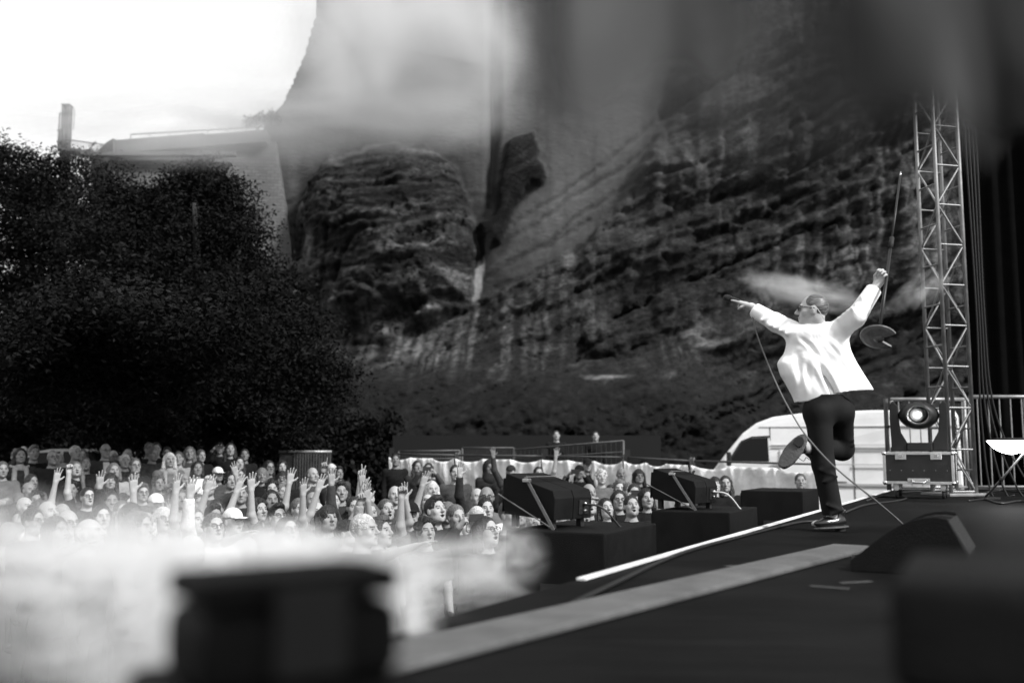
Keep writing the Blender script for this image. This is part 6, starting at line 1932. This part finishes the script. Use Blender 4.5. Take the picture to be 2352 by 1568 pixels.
# the rest of the crowd, row by row
rg = random.Random(5)
fence_xy = [(at(*p).x, p[2]) for p in fx]
def zone(px_, Y):
    if px_ < 330: return rg.choice(['below the tall tree', 'in the crowd under the trees', 'in the dark part of the crowd'])
    if px_ < 640: return rg.choice(['below the broad tree', 'amid the raised hands', 'in the dense crowd under the bastion'])
    if px_ < 890: return rg.choice(['before the steel barrier', 'below the outcrop', 'between barrier and front rows'])
    if px_ < 1050: return rg.choice(['below the first banner', 'in front of the first banner'])
    if px_ < 1250: return rg.choice(['below the second banner', 'in front of the second banner'])
    if px_ < 1440: return rg.choice(['below the third banner', 'in front of the third banner'])
    return rg.choice(['below the fourth banner', 'near the farther speaker stack'])
poses_far = ['standing with arms down'] * 7 + ['singing with open mouth'] * 3 + ['raising one open hand', 'raising the other open hand', 'filming with a phone', 'clapping', 'pointing one finger up', 'waving with a bent elbow', 'lifting a bent left arm', 'with folded arms']
poses_mid = ['standing with arms down'] * 11 + ['singing with open mouth'] * 8 + ['raising one open hand'] * 2 + ['raising the other open hand'] * 2 + ['stretching both open hands up', 'raising a fist', 'pointing one finger up', 'making a two-finger sign', 'filming with a phone', 'clapping', 'waving with a bent elbow', 'waving with a bent elbow', 'holding both fists up', 'lifting a bent left arm', 'lifting a bent left arm']
poses_near = ['stretching both open hands up'] * 1 + ['raising one open hand', 'standing with arms down', 'standing with arms down', 'singing with open mouth'] + ['pointing one finger up', 'clapping', 'reaching out towards the stage']
def describe(pose, hair, hcol, top, hat, glasses, Y, px_):
    h = {None: 'bald person', 'hood': 'hooded person'}.get(hair) or '%s %s-haired person' % (HAIR_WORD[hair], hcol)
    if hat: h = 'person in %s %s' % (hat[1], hat[0])
    g_ = ' with glasses' if glasses else ''
    return '%s%s in %s top %s %s' % (h, g_, top, pose, zone(px_, Y))
def fill(y0, y1, step, dens, poses, tops, near=False, cap=999):
    n = 0; Y = y0
    while Y < y1 and n < cap:
        xl, xr = -.54 * Y, edge_x(Y) - (2.55 if not near else 1.5 + .35 * max(0, Y - 4))
        if Y > 15: 
            xs_ = [p[0] for p in fence_xy]; ys_ = [p[1] for p in fence_xy]
            while xr > -2.5 and np.interp(xr, xs_, ys_) < Y + .6: xr -= .1
        x = xl + rg.random() * .5
        while x < xr and n < cap:
            x += step * rg.uniform(.75, 1.35)
            yy = Y + rg.uniform(-.25, .25)
            if x > xr or rg.random() > dens or (yy > 13.2 and x > -3.1): continue
            if min((math.hypot(x - a, yy - b) for a, b in TAKEN), default=9) < .42: continue
            px_, py_ = proj(x, yy, float(ground_z(x, yy)) + 1.65)
            # hidden behind a nearer head in the same spot
            for _ in range(40):
                pose = rg.choice(poses); hair = rg.choice(['short', 'short', 'short', 'quiff', 'curly', 'bob', 'bob', 'long', 'bun', 'fringe', 'side', 'side', None])
                hcol = rg.choice(['black', 'dark', 'dark', 'grey', 'fair', 'white']); top = rg.choice(tops)
                hat = rg.choice([None] * 9 + [('cap', 'black'), ('cap', 'white'), ('beanie', 'charcoal')]) if hair in ('short', 'bob', None) else None
                gls = rg.random() < .25
                lab = describe(pose, hair, hcol, top, hat, gls, yy, px_)
                if near: lab = lab[:lab.rindex(' ' + pose)] + ' ' + pose + rg.choice([', blurred beside the stage edge', ', blurred at the near stage front', ', blurred close to the camera'])
                if lab not in USED and len(lab.replace(',', '').split()) <= 16: break
            else:
                continue
            put(x, yy, float(ground_z(x, yy)), yaw_to(x, yy) + rg.uniform(-.35, .35) if not near else yaw_to(x, yy, 2.2, 6.5) + rg.uniform(-.4, .4), pose, hair, hcol, top, lab,
                skin=rg.choice([.27, .30, .34] if (near or yy < 11.5) else [.20, .27, .34]), sc=rg.uniform(.93, 1.05), glasses=int(gls), hat=hat[0] if hat else None, hatcol=hat[1] if hat else 'black')
            n += 1
        Y += step * (1.0 if near else .95)
dark_t = ['black', 'black', 'charcoal', 'charcoal', 'dark grey', 'grey', 'light grey']
mid_t = ['black', 'charcoal', 'dark grey', 'grey', 'grey', 'light grey', 'white']
fill(8.7, 12.0, .53, 1.0, poses_mid, mid_t, cap=125)
fill(12.1, 14.0, .70, .9, poses_far, dark_t, cap=60)
fill(14.1, 19.5, .80, .75, ['standing with arms down'] * 6 + ['singing with open mouth', 'with folded arms', 'clapping'], dark_t, cap=60)
fill(7.7, 8.5, .58, .95, poses_near, ['charcoal', 'grey', 'black', 'light grey', 'dark grey', 'grey'], near=True, cap=48)

# phones held by those who film
PH = MB().box((0, 0, 0), (.152, .009, .074)).build('phone', mat('phone_back', .05, .3), bevel=.003); PH_ME = PH.data
bpy.data.objects.remove(PH)
for o, label in PHONES:
    J = PEOPLE['filming with a phone'][3]
    mid = (J[1][2] + J[-1][2]) / 2 + np.array([0, .075, .085])
    ph = empty('phone', (0, 0, 0)); bpy.data.objects.remove(ph)
    ph = link('phone', PH_ME)
    M4 = Matrix.Translation(o.location) @ Matrix.Rotation(o.rotation_euler.z, 4, 'Z') @ Matrix.Scale(o.scale[0], 4) @ Matrix.Translation(Vector(mid)) @ Matrix.Rotation(R(-8), 4, 'X')
    ph.matrix_world = M4
    who = label.replace(' filming with a phone', '').replace(' filming', '')
    tag(ph, ('phone held up by ' + who)[:110], 'phone', 'phones in the crowd')
    w_ = ph['label'].split()
    if len(w_) > 16: ph['label'] = ' '.join(w_[:16])

# ------------------------------------------------------------------ awning added close to the lens to imitate a dark blurred veil
AWM = bpy.data.materials.new('faded_veil_plastic'); AWM.use_nodes = True  # tone blotches and fading opacity imitate an out-of-focus veil
nt = AWM.node_tree; b = nt.nodes['Principled BSDF']; b.inputs['Roughness'].default_value = .6
tc = nt.nodes.new('ShaderNodeTexCoord')
def nz(scale, rot, sx, sz, lo, hi, a, bb, det=1.5):
    mp = nt.nodes.new('ShaderNodeMapping'); mp.inputs['Rotation'].default_value = (0, rot, 0); mp.inputs['Scale'].default_value = (sx, 1, sz)
    n_ = nt.nodes.new('ShaderNodeTexNoise'); n_.inputs['Scale'].default_value = scale; n_.inputs['Detail'].default_value = det
    r_ = nt.nodes.new('ShaderNodeMapRange'); r_.inputs['From Min'].default_value = lo; r_.inputs['From Max'].default_value = hi; r_.inputs['To Min'].default_value = a; r_.inputs['To Max'].default_value = bb
    nt.links.new(tc.outputs['Object'], mp.inputs[0]); nt.links.new(mp.outputs[0], n_.inputs['Vector']); nt.links.new(n_.outputs['Fac'], r_.inputs['Value'])
    return r_.outputs[0]
nt.links.new(nz(4.0, R(-40), 1.0, .35, .42, .62, .01, .30), b.inputs['Base Color'])
tr = nt.nodes.new('ShaderNodeBsdfTransparent'); mx = nt.nodes.new('ShaderNodeMixShader')
sp_ = nt.nodes.new('ShaderNodeSeparateXYZ'); nt.links.new(tc.outputs['Object'], sp_.inputs[0])
gr = nt.nodes.new('ShaderNodeMapRange'); gr.interpolation_type = 'SMOOTHSTEP'; gr.inputs['From Min'].default_value = CAM_Z + .32 - ST; gr.inputs['From Max'].default_value = CAM_Z + .58 - ST; gr.inputs['To Min'].default_value = .0; gr.inputs['To Max'].default_value = .9
nt.links.new(sp_.outputs['Z'], gr.inputs['Value'])
mu = nt.nodes.new('ShaderNodeMath'); mu.operation = 'MULTIPLY'
nt.links.new(gr.outputs[0], mu.inputs[0]); nt.links.new(nz(2.6, R(-30), 1.0, .45, .3, .6, .45, 1.25), mu.inputs[1])
rx_ = nt.nodes.new('ShaderNodeMapRange'); rx_.interpolation_type = 'SMOOTHSTEP'; rx_.inputs['From Min'].default_value = -.36; rx_.inputs['From Max'].default_value = -.10; rx_.inputs['To Max'].default_value = 1.0
nt.links.new(sp_.outputs['X'], rx_.inputs['Value'])
rz_ = nt.nodes.new('ShaderNodeMapRange'); rz_.interpolation_type = 'SMOOTHSTEP'; rz_.inputs['From Min'].default_value = CAM_Z + .33 - ST; rz_.inputs['From Max'].default_value = CAM_Z + .46 - ST
nt.links.new(sp_.outputs['Z'], rz_.inputs['Value'])
m3 = nt.nodes.new('ShaderNodeMath'); m3.operation = 'MULTIPLY'; nt.links.new(rx_.outputs[0], m3.inputs[0]); nt.links.new(rz_.outputs[0], m3.inputs[1])
m4 = nt.nodes.new('ShaderNodeMath'); m4.operation = 'MAXIMUM'; nt.links.new(m3.outputs[0], m4.inputs[0]); nt.links.new(mu.outputs[0], m4.inputs[1])
mu = m4
lx_ = nt.nodes.new('ShaderNodeMapRange'); lx_.interpolation_type = 'SMOOTHSTEP'; lx_.inputs['From Min'].default_value = -.62; lx_.inputs['From Max'].default_value = -.48
nt.links.new(sp_.outputs['X'], lx_.inputs['Value'])
m5 = nt.nodes.new('ShaderNodeMath'); m5.operation = 'MULTIPLY'; nt.links.new(lx_.outputs[0], m5.inputs[0]); nt.links.new(mu.outputs[0], m5.inputs[1])
mu = m5
nt.links.new(mu.outputs[0], mx.inputs[0]); nt.links.new(tr.outputs[0], mx.inputs[1]); nt.links.new(b.outputs[0], mx.inputs[2])
nt.links.new(mx.outputs[0], nt.nodes['Material Output'].inputs['Surface'])
aw = empty('veil_awning', (.6, 1.2, ST)); tag(aw, 'added plastic awning standing in for a dark lens veil, out of focus', 'awning')
n, k = 90, 26
V = []
for j in range(k):
    v = j / (k - 1)
    for i in range(n):
        u = i / (n - 1)
        x = -.02 + 1.5 * u
        edge = .34 + .05 * math.sin(u * 17) + .03 * math.sin(u * 41 + 1) - .06 * math.exp(-((u - .16) / .06) ** 2) - .07 * math.exp(-((u - .30) / .05) ** 2)
        z = CAM_Z + edge + (.95 - edge) * v
        y = 1.25 + .05 * math.sin(u * 30 + v * 2) + .03 * math.sin(u * 13) - .05 * v
        V.append((x - .6, y - 1.2, z - ST))
F_ = [(j * n + i, j * n + i + 1, (j + 1) * n + i + 1, (j + 1) * n + i) for j in range(k - 1) for i in range(n - 1)]
o = link('veil_valance', pyd('veil_valance', V, F_), AWM, aw, smooth=True); md = o.modifiers.new('t', 'SOLIDIFY'); md.thickness = .008
V = []
for j in range(12):
    v = j / 11
    for i in range(30):
        u = i / 29
        V.append((-.02 + 1.5 * u - .6, 1.19 - 2.6 * v - 1.2, CAM_Z + .95 + .5 * v - .06 * math.sin(u * math.pi) * math.sin(v * math.pi) - ST))
F_ = [(j * 30 + i, j * 30 + i + 1, (j + 1) * 30 + i + 1, (j + 1) * 30 + i) for j in range(11) for i in range(29)]
o = link('roof_sheet', pyd('roof_sheet', V, F_), AWM, aw, smooth=True); md = o.modifiers.new('t', 'SOLIDIFY'); md.thickness = .008
for (x, y, h) in ((1.5, 1.22, CAM_Z + .97), (1.5, -1.4, CAM_Z + 1.46), (-.04, -1.4, CAM_Z + 1.46)):
    MB().tube([(x - .6, y - 1.2, 0), (x - .6, y - 1.2, h - ST)], .02, 8).build('pole', GALV, aw, smooth=True)
MB().tube([(-.63, .03, CAM_Z + .97 - ST), (.9, .03, CAM_Z + .97 - ST)], .016, 8).build('ridge_bar', GALV, aw, smooth=True)
MB().tube([(-.63, .03, CAM_Z + .97 - ST), (-.63, -2.6, CAM_Z + 1.47 - ST)], .016, 8).build('ridge_bar', GALV, aw, smooth=True)
MB().tube([(.9, .03, CAM_Z + .97 - ST), (.9, -2.6, CAM_Z + 1.47 - ST)], .016, 8).build('ridge_bar', GALV, aw, smooth=True)

# ------------------------------------------------------------------ smoke volumes added to imitate blurred veil, white haze and lens flare
def smoke(name, label, c, rad, dens, seed, nscale=1.6, rot=0.0, col_=.80):
    m = bpy.data.materials.new(name); m.use_nodes = True
    nt = m.node_tree; nt.nodes.clear()
    out = nt.nodes.new('ShaderNodeOutputMaterial'); pv = nt.nodes.new('ShaderNodeVolumePrincipled')
    pv.inputs['Color'].default_value = (col_, col_, col_, 1); pv.inputs['Anisotropy'].default_value = .0
    tc = nt.nodes.new('ShaderNodeTexCoord')
    ln = nt.nodes.new('ShaderNodeVectorMath'); ln.operation = 'LENGTH'
    mr = nt.nodes.new('ShaderNodeMapRange'); mr.interpolation_type = 'SMOOTHSTEP'; mr.inputs['From Min'].default_value = 1.0; mr.inputs['From Max'].default_value = .15; mr.inputs['To Min'].default_value = 0; mr.inputs['To Max'].default_value = dens
    n = nt.nodes.new('ShaderNodeTexNoise'); n.inputs['Scale'].default_value = nscale; n.inputs['Detail'].default_value = 3; n.inputs['Distortion'].default_value = .8
    mpp = nt.nodes.new('ShaderNodeMapping'); mpp.inputs['Location'].default_value = (seed * 3.1, seed, 0)
    r2 = nt.nodes.new('ShaderNodeMapRange'); r2.inputs['From Min'].default_value = .40; r2.inputs['From Max'].default_value = .66
    mu = nt.nodes.new('ShaderNodeMath'); mu.operation = 'MULTIPLY'
    nt.links.new(tc.outputs['Object'], ln.inputs[0]); nt.links.new(ln.outputs['Value'], mr.inputs['Value'])
    nt.links.new(tc.outputs['Object'], mpp.inputs[0]); nt.links.new(mpp.outputs[0], n.inputs['Vector']); nt.links.new(n.outputs['Fac'], r2.inputs['Value'])
    nt.links.new(mr.outputs[0], mu.inputs[0]); nt.links.new(r2.outputs[0], mu.inputs[1]); nt.links.new(mu.outputs[0], pv.inputs['Density'])
    nt.links.new(pv.outputs[0], out.inputs['Volume'])
    bm = bmesh.new(); bmesh.ops.create_icosphere(bm, subdivisions=3, radius=1.0)
    me = bpy.data.meshes.new(name); bm.to_mesh(me); bm.free()
    o = link(name, me, m, loc=c, rot=(0, rot, 0)); o.scale = rad
    return tag(o, label, kind='stuff')
smoke('smoke', 'pale smoke added as a blurred veil across the sky and bastion', at(560, 255, 15), (5.0, 1.6, .95), 2.2, 1, 1.6, 0, .86)  # added smoke stands in for the grey blurred veil up here
smoke('smoke', 'pale smoke added as a blurred veil before the dressed wall over the outcrop', at(940, 110, 15), (2.4, 1.6, 1.9), 2.6, 4, 1.2, 0, .88)
smoke('smoke', 'soft grey smoke added to blur the cliff skyline', at(800, 60, 13), (1.0, .8, 1.5), 2.6, 5, .8, 0, .86)
smoke('smoke', 'white smoke wisp added as lens flare behind the singer', at(1850, 672, 10.5), (.80, .25, .20), 8.0, 2, 1.2, R(12))  # this wisp and the next puff imitate a curved lens flare
smoke('smoke', 'white smoke puff added as lens flare before the truss tower', at(2115, 668, 11.0), (.46, .25, .20), 4.5, 7, 1.2, R(-35))
puffs = [('low white smoke added over the near crowd at the frame edge', 60, 1290, 3.6, (.55, .5, .30), 7), ('bright white smoke column added at the lower frame corner', 330, 1400, 3.0, (.36, .3, .46), 14),  # smoke added to whiten the blurred near rows
 ('broad white smoke bank added across the near rows', 520, 1290, 4.4, (1.5, .6, .22), 5), ('round white smoke puff added over the near rows below the broad tree', 640, 1265, 3.9, (.28, .25, .17), 14),
 ('white smoke column added beside the column speaker', 930, 1420, 3.2, (.15, .2, .34), 12), ('thin white smoke added before the near strapped speaker', 1150, 1270, 4.6, (.26, .3, .20), 4),
 ('low white smoke added over the pit floor', 420, 1500, 3.4, (1.1, .5, .33), 4), ('grey smoke added along the pit below the stage edge', 1000, 1330, 5.2, (.7, .5, .25), 3)]
for k_, (lab, x_, y_, Y_, rad_, dn_) in enumerate(puffs):
    smoke('smoke', lab, at(x_, y_, Y_), rad_, dn_, 11 + 2 * k_, 1.9, 0.0, .985)
